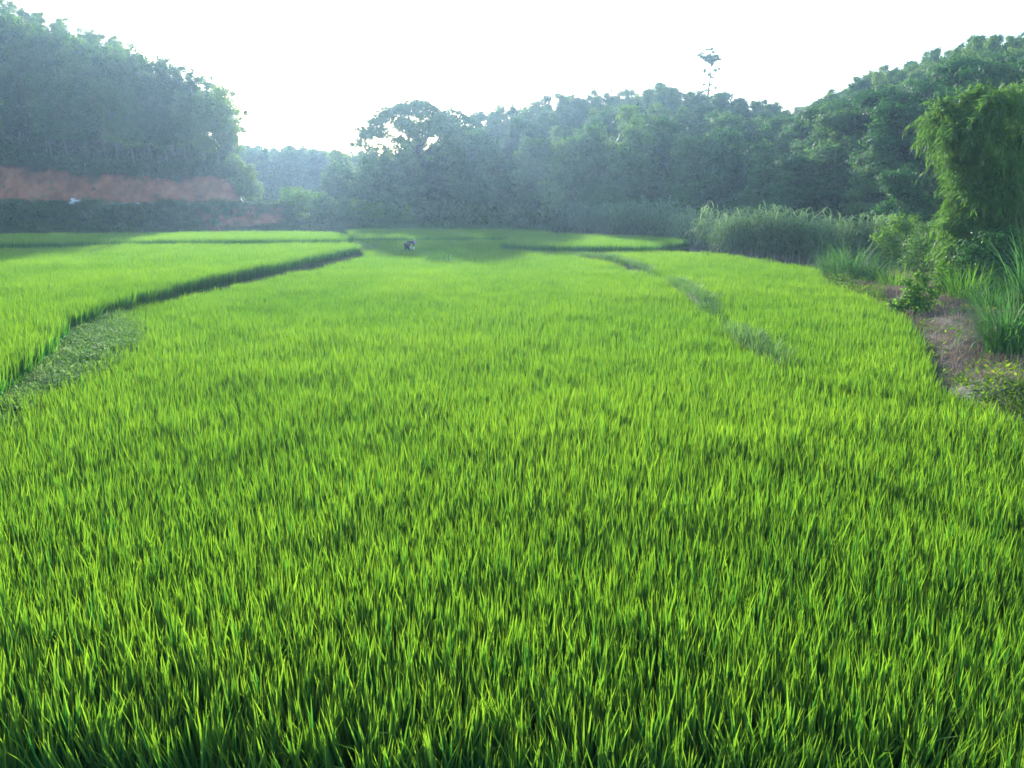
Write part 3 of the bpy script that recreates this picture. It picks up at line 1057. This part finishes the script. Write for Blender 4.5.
forest_rows(1.0, 0)
forest_rows(0.64, 1)
forest_rows(0.8, 2)
print('forest candidates', len(rows))
for x, y, px, s in rows:
    z = float(zC(np.array(x / y), np.array(y)))
    crest = s > 0.8
    if crest or (px > 780 and s > 0.45):
        ht = float(tree_h(px)) * (random.uniform(0.9, 1.08) if px < 770 else random.uniform(0.72, 0.95))
        if crest:
            if px < 560: lab, grp = 'rounded tree on the crest just right of the sun glare', 'crest trees next to the glare'
            elif px < 800: lab, grp = 'pale green rounded tree on the low middle crest against the sky', 'crest trees of the middle hill'
            else: lab, grp = 'small light green tree in the top rows of the high right hill', 'crest trees of the high right hill'
        else:
            lab, grp = 'small rounded tree on the steep upper face of the right hill', 'trees of the upper right slope'
        plant('young', 'acacia_tree', x, y, z - 0.2, ht / 6.0, lab, 'tree', grp)
    else:
        ht = random.uniform(7.0, 9.6) if s < 0.35 else random.uniform(5.8, 8.0)
        # keep the lower trees under the skyline
        sy = float(np.interp(px, SKY_PX, SKY_PY)) + 10
        ht = min(ht, max(4.0, Q(px, sy, y)[2] - z))
        if s < 0.35:
            if px < 560: lab, grp = 'dark hazy tree at the foot of the slope below the glare', 'foot trees below the glare'
            elif px < 730: lab, grp = 'dark tree at the hill foot behind the left reed clumps', 'foot trees behind the left reeds'
            else: lab, grp = 'dark leafy tree at the hill foot behind the right reed clumps', 'foot trees behind the right reeds'
        else:
            if px < 560: lab, grp = 'hazy tree halfway up the slope right of the glare', 'mid slope trees next to the glare'
            elif px < 730: lab, grp = 'bluish tree halfway up the middle hill below the dark round tree', 'mid slope trees of the middle hill'
            else: lab, grp = 'dark tree halfway up the right hill below the light young trees', 'mid slope trees of the right hill'
        kd = 'forest' if random.random() < 0.7 else ('tiered' if px > 700 else 'young')
        base_h = {'forest': 9.0, 'tiered': 9.0, 'young': 6.0}[kd]
        plant(kd, 'forest_tree', x, y, z - 0.2, ht / base_h, lab, 'tree', grp)

# single trees that stand out
def hill_pt(px, Yt):
    u = float(upx(px))
    return u * Yt, Yt, float(zC(np.array(u), np.array(Yt)))


x, y, z = hill_pt(658, 120)
bl = [(rng.normal(0, 1.0), rng.normal(0, 1.0), 6 + rng.uniform(-1, 1.3), 0.9, 0.9, 0.6) for _ in range(16)]
variant('dark_round', 7.6, bl, 110, 0.3, 0.15, M['broad'], M['bark'], 0.14, 5.5)
zt = Q(657, 82, 120)[2]
plant('dark_round', 'dark_tree', x, y, z, (zt - z) / 7.6, 'dark round topped tree rising above the middle crest', 'tree')
# tall thin tree with a few tufts
bl = []
for (dx, dz, b) in [(-2.2, 10.2, .45), (-1.5, 10.6, .4), (-1.4, 9.7, .6), (-.8, 9.3, .5), (-.2, 9.6, .6), (.5, 9.3, .6), (1.2, 9.5, .6), (1.8, 10.1, .6), (2.0, 9.4, .5), (.3, 11.2, .45), (-.5, 11.1, .3), (.8, 8.7, .5), (-.7, 7.7, .4), (-.9, 7.2, .3), (1.5, 7.5, .38), (2.4, 7.7, .3), (.4, 6.8, .25), (1.1, 6.2, .25), (-.5, 5.1, .28), (.4, 4.8, .3), (1.8, 4.3, .25), (-.5, 4.0, .3), (.6, 3.9, .2), (0, 10.2, .4), (1.2, 10.8, .35)]:
    bl.append((dx * 0.85, rng.normal(0, .5), dz, b * 1.5, b * 1.2, b * 0.5))
variant('tuft', 11.4, bl, 160, 0.42, 0.22, M['broad'], M['bark'], 0.3, 9.8, wmin=40)
x, y, z = hill_pt(701, 121)
zt = Q(708, 48, 121)[2]; zb_ = Q(705, 112, 121)[2]
plant('tuft', 'thin_tree', x, y, zb_, (zt - zb_) / 11.4, 'tall thin tree with sparse leaf tufts standing alone on the crest', 'tree', rz=0.0)
bl = [(rng.normal(0, .8), rng.normal(0, .8), 3.2 + rng.uniform(-1, .9), 0.65, 0.65, 0.4) for _ in range(12)]
variant('dark_bush', 4.2, bl, 110, 0.3, 0.14, M['broad'], M['bark'], 0.1, 3)
zt = Q(712, 91, 119.5)[2]
x, y, z = hill_pt(711, 119.5)
plant('dark_bush', 'dark_tree', x, y, zt - 4.6, 1.1, 'dark bushy tree at the foot of the tall thin crest tree', 'tree')
bl = [(-.6, 0, 4.4, .6, .6, .5), (.3, 0, 4.9, .7, .7, .5), (1.0, 0, 4.2, .6, .6, .4), (0, 0, 3.6, .9, .9, .6)]
variant('sprig', 5.4, bl, 80, 0.3, 0.14, M['broad'], M['bark'], 0.09, 4.2)
x, y, z = hill_pt(607, 119)
zt = Q(607, 86, 119)[2]
plant('sprig', 'sprig_tree', x, y, zt - 5.5, 1.0, 'thin leaved tree top poking above the middle crest left of dark round tree', 'tree', rz=0)
# drooping palm-like foliage under the dark round tree
a = rng.uniform(0, 2 * PI, 260)
base = np.stack([rng.normal(0, 1.3, 260), rng.normal(0, .6, 260), rng.uniform(2.5, 6.5, 260)], -1)
V, F, t = blade_geo(base, a, rng.uniform(0.5, 1.2, 260), rng.uniform(1.2, 2.4, 260), rng.uniform(.12, .24, 260), rng.uniform(1.0, 1.9, 260), 5)
cr = mesh_np('palm_crown', V, F, False, {'tint': np.repeat(rng.random(260), 12)}); cr.materials.append(M['broad'])
V, F = tube_geo([(bend((0, 0, -.5), (0, 0, 6), 6, .05), np.linspace(.2, .12, 6))] + [(bend((0.3 * q, 0, -.5), (0.8 * q, 0, 5), 6, .05), np.linspace(.16, .1, 6)) for q in (-1, 1)])
tk = mesh_np('palm_trunk', V, F, True); tk.materials.append(M['bark'])
VAR['palm'] = [(7.2, tk, cr)]
x, y, z = hill_pt(648, 112)
zt = Q(648, 98, 112)[2]
plant('palm', 'palm_tree', x, y, zt - 7.4, 1.0, 'drooping palm-like tree clump just below the dark round crest tree', 'tree', rz=0)

# wide tiered trees behind the right reeds
for k, (px, py, yb, Yt, lab) in enumerate([(798, 158, 246, 52, 'wide tiered tree with pale forked trunk behind the right reeds'),
                                     (848, 170, 248, 48, 'wide tiered dark tree right of the pale forked trunk tree'),
                                     (880, 150, 250, 46, 'leafy dark tree at the hill foot left of the bamboo'),
                                     (905, 170, 262, 38, 'broad leaved tree whose sprays touch the left side of the bamboo')]):
    p0 = P(px, yb, 0.1); p = Q(px, py, Yt)
    plant('tiered', 'tiered_tree', p[0], Yt, 0.0, p[2] / 9.0, lab, 'tree', None, v=k % 4)

# ------------------------------------------------------------------ pale young shrubs beyond the left paddy
bl = blob_tree(2.2, 0.3, 0.75, 10, 0.5, flat=0.9)
for k in range(3):
    variant('shrub', 2.2, blob_tree(2.2, 0.3, 0.75, 10, 0.5, flat=0.9), 260, 0.2, 0.09, M['shrub'], M['bark'], 0.05, 1.6)
sh = [(283, 222, 2.0), (290, 215, 2.5), (301, 214, 2.4), (312, 216, 2.3), (322, 217, 2.2), (333, 218, 1.9), (345, 218, 1.9), (356, 219, 1.9), (368, 219, 1.7), (380, 220, 1.6), (394, 220, 1.5), (408, 221, 1.4)]
for k, (px, yb, h) in enumerate(sh):
    p = Q(px, yb, 74.5 + 1.5 * (k % 2))
    w = 'leftmost' if k == 0 else nth(k, 99)
    plant('shrub', 'shrub', p[0], p[1], p[2] - 0.3, (h + 0.4) / 2.2, (w + ' pale sunlit shrub from the embankment end' if k else 'pale sunlit shrub growing against the embankment end') + ' before the far wood', 'shrub', 'pale shrubs before the far wood')

# ------------------------------------------------------------------ reeds


def reed_mesh(nst, h, rad):
    Vs, Fs, Ts, off = [], [], [], 0
    stalks = []
    for k in range(nst):
        a = rng.uniform(0, 2 * PI); rr = rad * math.sqrt(rng.random())
        hh = h * rng.uniform(0.6, 1.0)
        b = np.array([rr * math.cos(a), rr * math.sin(a), -0.1])
        tipx = b + np.array([rng.normal(0, .16) + 0.25 * math.cos(a), rng.normal(0, .16) + 0.25 * math.sin(a), hh])
        stalks.append((bend(b, tipx, 4, 0.02), np.linspace(0.013, 0.006, 4)))
        nl = 10
        tt = rng.uniform(0.18, 1.0, nl)
        base = b + (tipx - b) * tt[:, None]
        V, F, t = blade_geo(base, rng.uniform(0, 2 * PI, nl), rng.uniform(.25, .8, nl), rng.uniform(.6, 1.2, nl) * (1.1 - 0.25 * tt), rng.uniform(.04, .07, nl), rng.uniform(.9, 2.3, nl), 4)
        Vs.append(V); Fs.append(F + off); off += len(V)
        Ts.append(np.repeat(rng.random(nl), 10))
    lv = mesh_np('reed_leaves', np.concatenate(Vs), np.concatenate(Fs), True, {'tint': np.concatenate(Ts)})
    lv.materials.append(M['reed'])
    V, F = tube_geo(stalks, 4)
    st = mesh_np('reed_stalks', V, F, True)
    st.materials.append(M['culm'])
    return lv, st


REEDS = [reed_mesh(44, 2.7, 0.75) for _ in range(5)]


def reed(px, yb, top, zb, label, grp, wide=1.0):
    p = P(px, yb, zb)
    zt = Q(px, top, p[1])[2]
    s = (zt - zb) / 2.6 * random.uniform(1.0, 1.25)
    o = empty('reed_clump', p, random.uniform(0, 6.28), (s * wide, s * wide, s))
    tag(o, label, 'reeds', grp)
    lv, st = REEDS[random.randrange(len(REEDS))]
    a = bpy.data.objects.new('foliage', lv); C.objects.link(a); a.parent = o
    b = bpy.data.objects.new('stem', st); C.objects.link(b); b.parent = o


rl = [(553, 231, 218), (566, 233, 216), (578, 234, 207), (592, 235, 208), (606, 236, 209), (619, 237, 207), (632, 237, 204), (645, 238, 203), (657, 238, 205), (668, 240, 207), (680, 243, 210), (690, 246, 213), (700, 247, 217)]
for k, (px, yb, tp) in enumerate(rl):
    reed(px, yb, tp, 0.1, ('leftmost' if k == 0 else nth(k, len(rl) if k == len(rl) - 1 else 99)) + ' clump of tall reeds behind the small shaded terrace' + ('' if k == 0 else ', counted from left'), 'reed clumps behind the shaded terrace', 1.15)
rr_ = [(708, 252, 214), (722, 255, 219), (734, 257, 217), (748, 258, 215), (760, 259, 212), (772, 260, 208), (784, 261, 215), (797, 262, 218), (810, 263, 217), (822, 265, 221), (836, 262, 219), (850, 262, 222), (866, 262, 224)]
for k, (px, yb, tp) in enumerate(rr_):
    reed(px, yb, tp, 0.1, ('leftmost' if k == 0 else nth(k, len(rr_) if k == len(rr_) - 1 else 99)) + ' clump of tall reeds bordering the right paddy' + ('' if k == 0 else ', counted from left'), 'reed clumps bordering the right paddy', 1.0)

# ------------------------------------------------------------------ plants near the right bank


def single_plant(name, loc, me_leaf, me_stem, label, cat, rz=0.0, s=1.0):
    o = empty(name, loc, rz, s)
    tag(o, label, cat)
    a = bpy.data.objects.new('foliage', me_leaf); C.objects.link(a); a.parent = o
    if me_stem is not None:
        b = bpy.data.objects.new('stem', me_stem); C.objects.link(b); b.parent = o
    return o


def tussock(px, yb, zb, ln, spread, nb, wd, label, lean=0.35, curl=0.9, mat='tussock'):
    V, F, t = grass_tuft(nb, ln, wd, spread, lean, curl, 6)
    me = mesh_np('tussock', V, F, True, {'tint': t}); me.materials.append(M[mat])
    p = P(px, yb, zb)
    o = link('grass_tussock', me)
    o.location = p
    tag(o, label, 'grass tussock')
    return o


tussock(1006, 352, 0.45, 1.35, 0.3, 320, 0.02, 'large arching grass tussock at the right edge above the brown litter', 0.45, 1.5)
tussock(990, 316, 0.5, 0.85, 0.35, 220, 0.018, 'grass tussock behind and left of the large arching one')
tussock(1032, 318, 0.5, 2.1, 0.4, 160, 0.03, 'tall broad bladed grass clump at the right edge under the bamboo', 0.3, 1.4)
tussock(965, 298, 0.5, 1.0, 0.5, 200, 0.018, 'low grass tussock at the bamboo foot beside the brown earth', mat='shrub')
tussock(848, 281, 0.25, 1.7, 0.5, 300, 0.02, 'pale arching grass tussock at the far right corner of the right paddy', 0.45, 1.4)
tussock(872, 284, 0.3, 1.2, 0.5, 220, 0.02, 'shorter grass tussock right of the pale arching one', 0.45, 1.4)
tussock(830, 276, 0.2, 1.2, 0.4, 180, 0.018, 'small grass tussock between the reeds and the pale arching one')
tussock(892, 290, 0.35, 0.8, 0.4, 140, 0.016, 'small grass tussock at the start of the bare brown bank', mat='shrub')
tussock(443, 269, 0.0, 0.78, 0.55, 220, 0.018, 'dark weedy grass tuft standing alone in the paddy before the farmer', 0.12, 0.2)
tussock(432, 269, 0.0, 0.68, 0.3, 100, 0.018, 'low weedy tuft touching the left of the dark grass tuft', 0.12, 0.2)


def leafy(px, yb, zb, h, w, n, L, W, label, mat='shrub', name='bush', cat='bush', flat=0.9, up=0.3):
    bl = blob_tree(h, -0.05 * h, w, n, 0.5 * w, flat=flat)
    V, F, t = crown_geo(bl, 1000 / max(0.2, w) ** 1.5, L, W, up=up)
    me = mesh_np(name, V, F, False, {'tint': t}); me.materials.append(M[mat])
    V, F = tube_geo(limbs(h, bl[::2], 0.02 + 0.015 * h, h * 0.8), 5)
    st = mesh_np(name + '_stem', V, F, True); st.materials.append(M['bark'])
    return single_plant(name, P(px, yb, zb), me, st, label, cat)


leafy(914, 312, 0.45, 0.85, 0.42, 12, 0.10, 0.055, 'small leafy green plant alone on the brown bank by the paddy edge', name='leafy_plant', cat='plant')
leafy(898, 270, 0.2, 2.2, 1.1, 14, 0.14, 0.05, 'rounded sunlit bush left of the bamboo behind the grass tussocks')
leafy(922, 277, 0.2, 2.0, 1.0, 14, 0.14, 0.05, 'dark bush pressed against the left foot of the bamboo', mat='broad')
leafy(880, 262, 0.1, 2.4, 1.0, 14, 0.14, 0.05, 'bush between the right reeds and the rounded sunlit bush', mat='reed')
leafy(990, 292, 0.5, 1.6, 1.0, 14, 0.14, 0.05, 'dark low bush in the shade under the bamboo at right', mat='broad')
leafy(945, 292, 0.45, 0.9, 0.6, 10, 0.11, 0.05, 'low yellowish bush at the bamboo foot above the brown earth')

# ------------------------------------------------------------------ bamboo


def bamboo(label, base_px, base_py, zb, Yd, blobs_px, ncul, nper, rz=0):
    b0 = P(base_px, base_py, zb)
    bl = []
    for (px, py, r) in blobs_px:
        p = Q(px + (10 if Yd < 23 else 2), py, Yd) - b0
        rm = r * Yd / FPX * random.uniform(0.78, 1.08)
        p[1] += random.uniform(-1.0, 0.8)
        bl.append((p[0], p[1], p[2], rm, rm * 1.15, rm))
        # feathery fringe
        for q in range(5):
            d = rand_dirs(1)[0] * rm * 0.85
            bl.append((p[0] + d[0], p[1] + d[1], p[2] + d[2], rm * .42, rm * .42, rm * .42))
    Ps, Ds, Ts = [], [], []
    for bb in bl:
        c0, rm = np.array(bb[:3]), bb[3]
        for q in range(int(11 + 52 * rm * rm)):
            dr = rand_dirs(1)[0]
            st0 = c0 + dr * rm * rng.uniform(0.2, 0.85)
            d0 = unit(dr * np.array([1, 1, 0.6]) + rng.normal(0, .35, 3) + np.array([0, 0, 0.25]))
            ln = rng.uniform(0.45, 1.0) * (0.35 + 0.6 * rm)
            nl = int(10 + 22 * ln)
            t = np.linspace(0.1, 1, nl)
            pos = st0 + d0 * (t * ln)[:, None] + np.array([0, 0, -0.75 * ln]) * (t ** 2)[:, None] + rng.normal(0, .03, (nl, 3))
            dl = unit(d0 * 0.6 + np.array([0, 0, -1.0]) * (0.35 + t[:, None]) + rng.normal(0, .5, (nl, 3)))
            Ps.append(pos); Ds.append(dl)
            Ts.append(np.clip(rng.normal(rng.uniform(.2, .75), .14, nl), 0, 1))
    pos = np.concatenate(Ps); dl = np.concatenate(Ds); nl = len(pos)
    V, F = leaf_geo(pos, dl, unit(np.cross(dl, rand_dirs(nl))), rng.uniform(.15, .3, nl), rng.uniform(.026, .044, nl))
    t = np.repeat(np.concatenate(Ts), 4)
    me = mesh_np('bamboo_foliage', V, F, False, {'tint': t}); me.materials.append(M['bamboo'])
    o = empty('bamboo_clump', b0)
    tag(o, label, 'bamboo')
    a = bpy.data.objects.new('foliage', me); C.objects.link(a); a.parent = o
    for k in range(ncul):
        tgt = np.array(bl[random.randrange(len(bl))][:3])
        s = np.array([random.uniform(-.5, .5), random.uniform(-.4, .4), -0.2])
        top = np.array([tgt[0], tgt[1], max(1.5, tgt[2])])
        t_ = np.linspace(0, 1, 9)[:, None]
        mid = s + (top - s) * np.array([0.25, 0.25, 0.85])
        path = (1 - t_) ** 2 * s + 2 * t_ * (1 - t_) * mid + t_ ** 2 * top
        V, F = tube_geo([(path, np.linspace(0.022, 0.006, 9))], 6)
        m_ = mesh_np('culm', V, F, True); m_.materials.append(M['culm'])
        link('culm', m_, None, o)
    return o


bamboo('leafy bamboo clump with rounded drooping head leaning left by the brown bank', 962, 288, 0.4, 22.0,
       [(956, 108, 17), (944, 118, 15), (970, 120, 20), (985, 118, 14), (968, 100, 10), (975, 178, 20), (972, 218, 18), (975, 252, 18), (960, 180, 14), (938, 130, 11), (955, 138, 20), (978, 145, 22), (962, 165, 17), (985, 172, 22), (968, 192, 17), (958, 208, 14),
        (980, 205, 22), (948, 226, 14), (965, 232, 18), (985, 238, 24), (943, 240, 11), (962, 256, 14), (985, 262, 18), (965, 275, 10), (948, 250, 10), (994, 215, 20)], 16, 1300)
bamboo('taller bamboo and creeper mass at the right edge behind the leaning bamboo head', 1020, 290, 0.5, 23.5,
       [(1010, 98, 15), (1024, 92, 18), (1003, 112, 12), (992, 150, 16), (995, 178, 18), (1000, 235, 20), (996, 262, 18), (1015, 275, 20), (1020, 195, 26), (1003, 160, 20), (1018, 125, 24), (1045, 110, 26), (1006, 140, 14), (1030, 160, 28), (1012, 180, 20), (1040, 200, 30), (1015, 215, 22), (1030, 240, 28), (1008, 255, 16), (1060, 160, 35), (1065, 240, 35), (990, 195, 14)], 14, 1000)

# ------------------------------------------------------------------ things by the road
import bmesh


def box(bm, c, s, rz=0.0, bev=0.02):
    from mathutils import Matrix
    r = bmesh.ops.create_cube(bm, size=1.0)
    bmesh.ops.scale(bm, vec=s, verts=r['verts'])
    e = list({e for v in r['verts'] for e in v.link_edges})
    if bev:
        b = bmesh.ops.bevel(bm, geom=e, offset=bev, segments=2, affect='EDGES')
        vs = list({v for f in b['faces'] for v in f.verts} | {v for v in r['verts'] if v.is_valid})
    else:
        vs = r['verts']
    bmesh.ops.rotate(bm, cent=(0, 0, 0), matrix=Matrix.Rotation(rz, 3, 'Z'), verts=vs)
    bmesh.ops.translate(bm, vec=c, verts=vs)


def bm_obj(name, bm, mat, parent=None):
    me = bpy.data.meshes.new(name)
    bm.to_mesh(me); bm.free()
    return link(name, me, mat, parent)


pb = Q(76, 206, 73.0)
zb = 2.6
bm = bmesh.new()
box(bm, (0, 0, 0.16), (1.0, 0.5, 0.32), 0.06)
box(bm, (0.08, 0.02, 0.41), (0.72, 0.42, 0.17), -0.1)
box(bm, (-0.22, 0, 0.56), (0.3, 0.36, 0.12), 0.2)
o = bm_obj('slab_pile', bm, M['concrete'])
o.location = (pb[0], 73.0, zb)
tag(o, 'pile of pale grey slabs on the road edge below the red bank', 'slab pile')
pb = Q(4, 208, 72.6)
bm = bmesh.new()
box(bm, (0, 0, 0.28), (0.34, 0.24, 0.56), 0, 0.03)
box(bm, (0, 0, 0.59), (0.26, 0.18, 0.06), 0, 0.02)
o = bm_obj('roadside_marker', bm, M['whitepaint'])
o.location = (pb[0], 72.6, 2.3)
tag(o, 'small white marker block beside the road at the left edge', 'road marker')

# ------------------------------------------------------------------ farmer bending over the rice
SKIN = plain_mat('skin', (0.3, 0.18, 0.12), 0.6, 0.05)
NAVY = plain_mat('navy_cloth', (0.02, 0.022, 0.04), 0.8, 0.2)
PALE = plain_mat('pale_cloth', (0.6, 0.58, 0.6), 0.8, 0.06)


def skinned(name, verts, edges, radii, mat, parent, root=0, sub=2):
    me = bpy.data.meshes.new(name)
    me.from_pydata([tuple(v) for v in verts], edges, [])
    o = link(name, me, mat, parent)
    md = o.modifiers.new('skin', 'SKIN')
    md.use_smooth_shade = True
    sv = me.skin_vertices[0].data
    for k, r_ in enumerate(radii):
        sv[k].radius = (r_, r_) if np.isscalar(r_) else r_
        sv[k].use_root = (k == root)
    s = o.modifiers.new('sub', 'SUBSURF')
    s.levels = sub; s.render_levels = sub
    return o


fp = P(407, 248, 0.48)
fz = 0.0
F0 = empty('person', (fp[0], fp[1], fz), 0.95, 0.78)
tag(F0, 'person in dark clothes and pale hat stooping in the far paddy', 'person')
# faces +x, bent forward at the hips
hipz = 0.86
J = {
    'pelvis': (0, 0, hipz), 'waist': (0.16, 0, hipz + 0.12), 'chest': (0.36, 0, hipz + 0.16), 'neck': (0.52, 0, hipz + 0.15), 'head': (0.63, 0, hipz + 0.12), 'crown': (0.72, 0, hipz + 0.10),
    'hl': (-0.02, 0.1, hipz - 0.04), 'kl': (0.05, 0.13, 0.46), 'al': (-0.03, 0.13, 0.06), 'tl': (0.14, 0.14, 0.02),
    'hr': (-0.02, -0.1, hipz - 0.04), 'kr': (0.1, -0.13, 0.45), 'ar': (0.04, -0.13, 0.06), 'tr': (0.2, -0.14, 0.02),
    'sl': (0.44, 0.17, hipz + 0.13), 'el': (0.5, 0.22, hipz - 0.14), 'wl': (0.58, 0.16, hipz - 0.36), 'fl': (0.6, 0.14, hipz - 0.45),
    'sr': (0.44, -0.17, hipz + 0.13), 'er': (0.47, -0.22, hipz - 0.15), 'wr': (0.52, -0.16, hipz - 0.38), 'fr': (0.53, -0.14, hipz - 0.47)}
names = list(J)
ed = [('pelvis', 'waist'), ('waist', 'chest'), ('chest', 'neck'), ('neck', 'head'), ('head', 'crown'), ('pelvis', 'hl'), ('hl', 'kl'), ('kl', 'al'), ('al', 'tl'), ('pelvis', 'hr'), ('hr', 'kr'), ('kr', 'ar'), ('ar', 'tr'),
      ('chest', 'sl'), ('sl', 'el'), ('el', 'wl'), ('wl', 'fl'), ('chest', 'sr'), ('sr', 'er'), ('er', 'wr'), ('wr', 'fr')]
rad = {'pelvis': .12, 'waist': .11, 'chest': .12, 'neck': .05, 'head': .09, 'crown': .075, 'hl': .09, 'kl': .055, 'al': .04, 'tl': .03, 'hr': .09, 'kr': .055, 'ar': .04, 'tr': .03, 'sl': .055, 'el': .042, 'wl': .03, 'fl': .025, 'sr': .055, 'er': .042, 'wr': .03, 'fr': .025}
skinned('body', [J[n_] for n_ in names], [(names.index(a), names.index(b)) for a, b in ed], [rad[n_] for n_ in names], SKIN, F0)


def sub_skin(name, keys, edges, grow, mat):
    skinned(name, [J[k] for k in keys], [(keys.index(a), keys.index(b)) for a, b in edges], [rad[k] + grow for k in keys], mat, F0)


sub_skin('shirt', ['pelvis', 'waist', 'chest', 'sl', 'el', 'sr', 'er'], [('pelvis', 'waist'), ('waist', 'chest'), ('chest', 'sl'), ('sl', 'el'), ('chest', 'sr'), ('sr', 'er')], 0.03, NAVY)
sub_skin('trousers', ['pelvis', 'hl', 'kl', 'al', 'hr', 'kr', 'ar'], [('pelvis', 'hl'), ('hl', 'kl'), ('kl', 'al'), ('pelvis', 'hr'), ('hr', 'kr'), ('kr', 'ar')], 0.022, NAVY)
sub_skin('sleeve', ['el', 'wl'], [('el', 'wl')], 0.022, PALE)
sub_skin('sleeve', ['er', 'wr'], [('er', 'wr')], 0.022, PALE)
# conical straw hat on the bent head: shell with thickness
bm = bmesh.new()
ringn = 24
prof = [(0.24, 0.0), (0.21, 0.035), (0.12, 0.1), (0.03, 0.15), (0.005, 0.155)]
inner = [(0.005, 0.14), (0.03, 0.132), (0.115, 0.085), (0.2, 0.022), (0.235, -0.008)]
rows_ = []
for (r_, z_) in prof + inner:
    rows_.append([bm.verts.new((r_ * math.cos(2 * PI * q / ringn), r_ * math.sin(2 * PI * q / ringn), z_)) for q in range(ringn)])
nr = len(rows_)
for k in range(nr):
    k2 = (k + 1) % nr
    for q in range(ringn):
        q2 = (q + 1) % ringn
        bm.faces.new((rows_[k][q], rows_[k][q2], rows_[k2][q2], rows_[k2][q]))
bmesh.ops.recalc_face_normals(bm, faces=bm.faces)
hat = bm_obj('hat', bm, PALE, F0)
hat.location = (0.70, 0, hipz + 0.14)
hat.rotation_euler = (0, R(60), 0)
hat.scale = (0.85, 0.85, 0.85)

# ------------------------------------------------------------------ light
SUN_AZ, SUN_EL = -9.5, 13.4      # degrees from +Y towards +X, above the horizon
w = bpy.data.worlds.new('World')
S.world = w
w.use_nodes = True
nt = w.node_tree
bg = nt.nodes['Background']
sky = nt.nodes.new('ShaderNodeTexSky')
sky.sky_type = 'NISHITA'
sky.sun_disc = False
sky.sun_elevation = R(SUN_EL)
sky.sun_rotation = R(SUN_AZ)
sky.air_density = 1.0
sky.dust_density = 1.0
sky.ozone_density = 2.5
nt.links.new(sky.outputs[0], bg.inputs[0])
bg.inputs[1].default_value = 0.15
sl = bpy.data.lights.new('sun', 'SUN')
sl.energy = 3.7
sl.angle = R(0.5)
sl.color = (1.0, 0.95, 0.86)
so = bpy.data.objects.new('sun', sl)
C.objects.link(so)
d = Vector((math.sin(R(SUN_AZ)) * math.cos(R(SUN_EL)), math.cos(R(SUN_AZ)) * math.cos(R(SUN_EL)), math.sin(R(SUN_EL))))
so.rotation_euler = d.to_track_quat('Z', 'Y').to_euler()
so.location = (-30, 150, 60)

# haze: the damp evening air of the valley
HZ = 0.00056
m, nt, out = new_mat('haze_air')
pv = nt.nodes.new('ShaderNodeVolumePrincipled')
pv.inputs['Color'].default_value = (0.46, 0.7, 1.0, 1)
pv.inputs['Density'].default_value = HZ
pv.inputs['Anisotropy'].default_value = 0.6
nt.links.new(pv.outputs[0], out.inputs['Volume'])
bm = bmesh.new()
bmesh.ops.create_cube(bm, size=1.0)
bmesh.ops.scale(bm, vec=(860, 860, 52), verts=bm.verts)
bmesh.ops.translate(bm, vec=(0, 0, 52 / 2 - 1.4), verts=bm.verts)
o = bm_obj('haze', bm, m)
tag(o, 'thin bluish evening haze filling the valley air around fields and hills', 'haze', None, 'stuff')

# ------------------------------------------------------------------ render settings
S.view_settings.view_transform = 'Standard'
S.view_settings.look = 'None'
S.view_settings.gamma = 1.0
S.view_settings.exposure = 2.15
S.view_settings.use_curve_mapping = False
S.render.engine = 'CYCLES'
cy = S.cycles
cy.use_denoising = True
cy.max_bounces = 6
cy.diffuse_bounces = 3
cy.glossy_bounces = 2
cy.transmission_bounces = 4
cy.volume_bounces = 1
cy.transparent_max_bounces = 4
cy.caustics_reflective = False
cy.caustics_refractive = False
cy.sample_clamp_indirect = 8.0
cy.use_adaptive_sampling = False
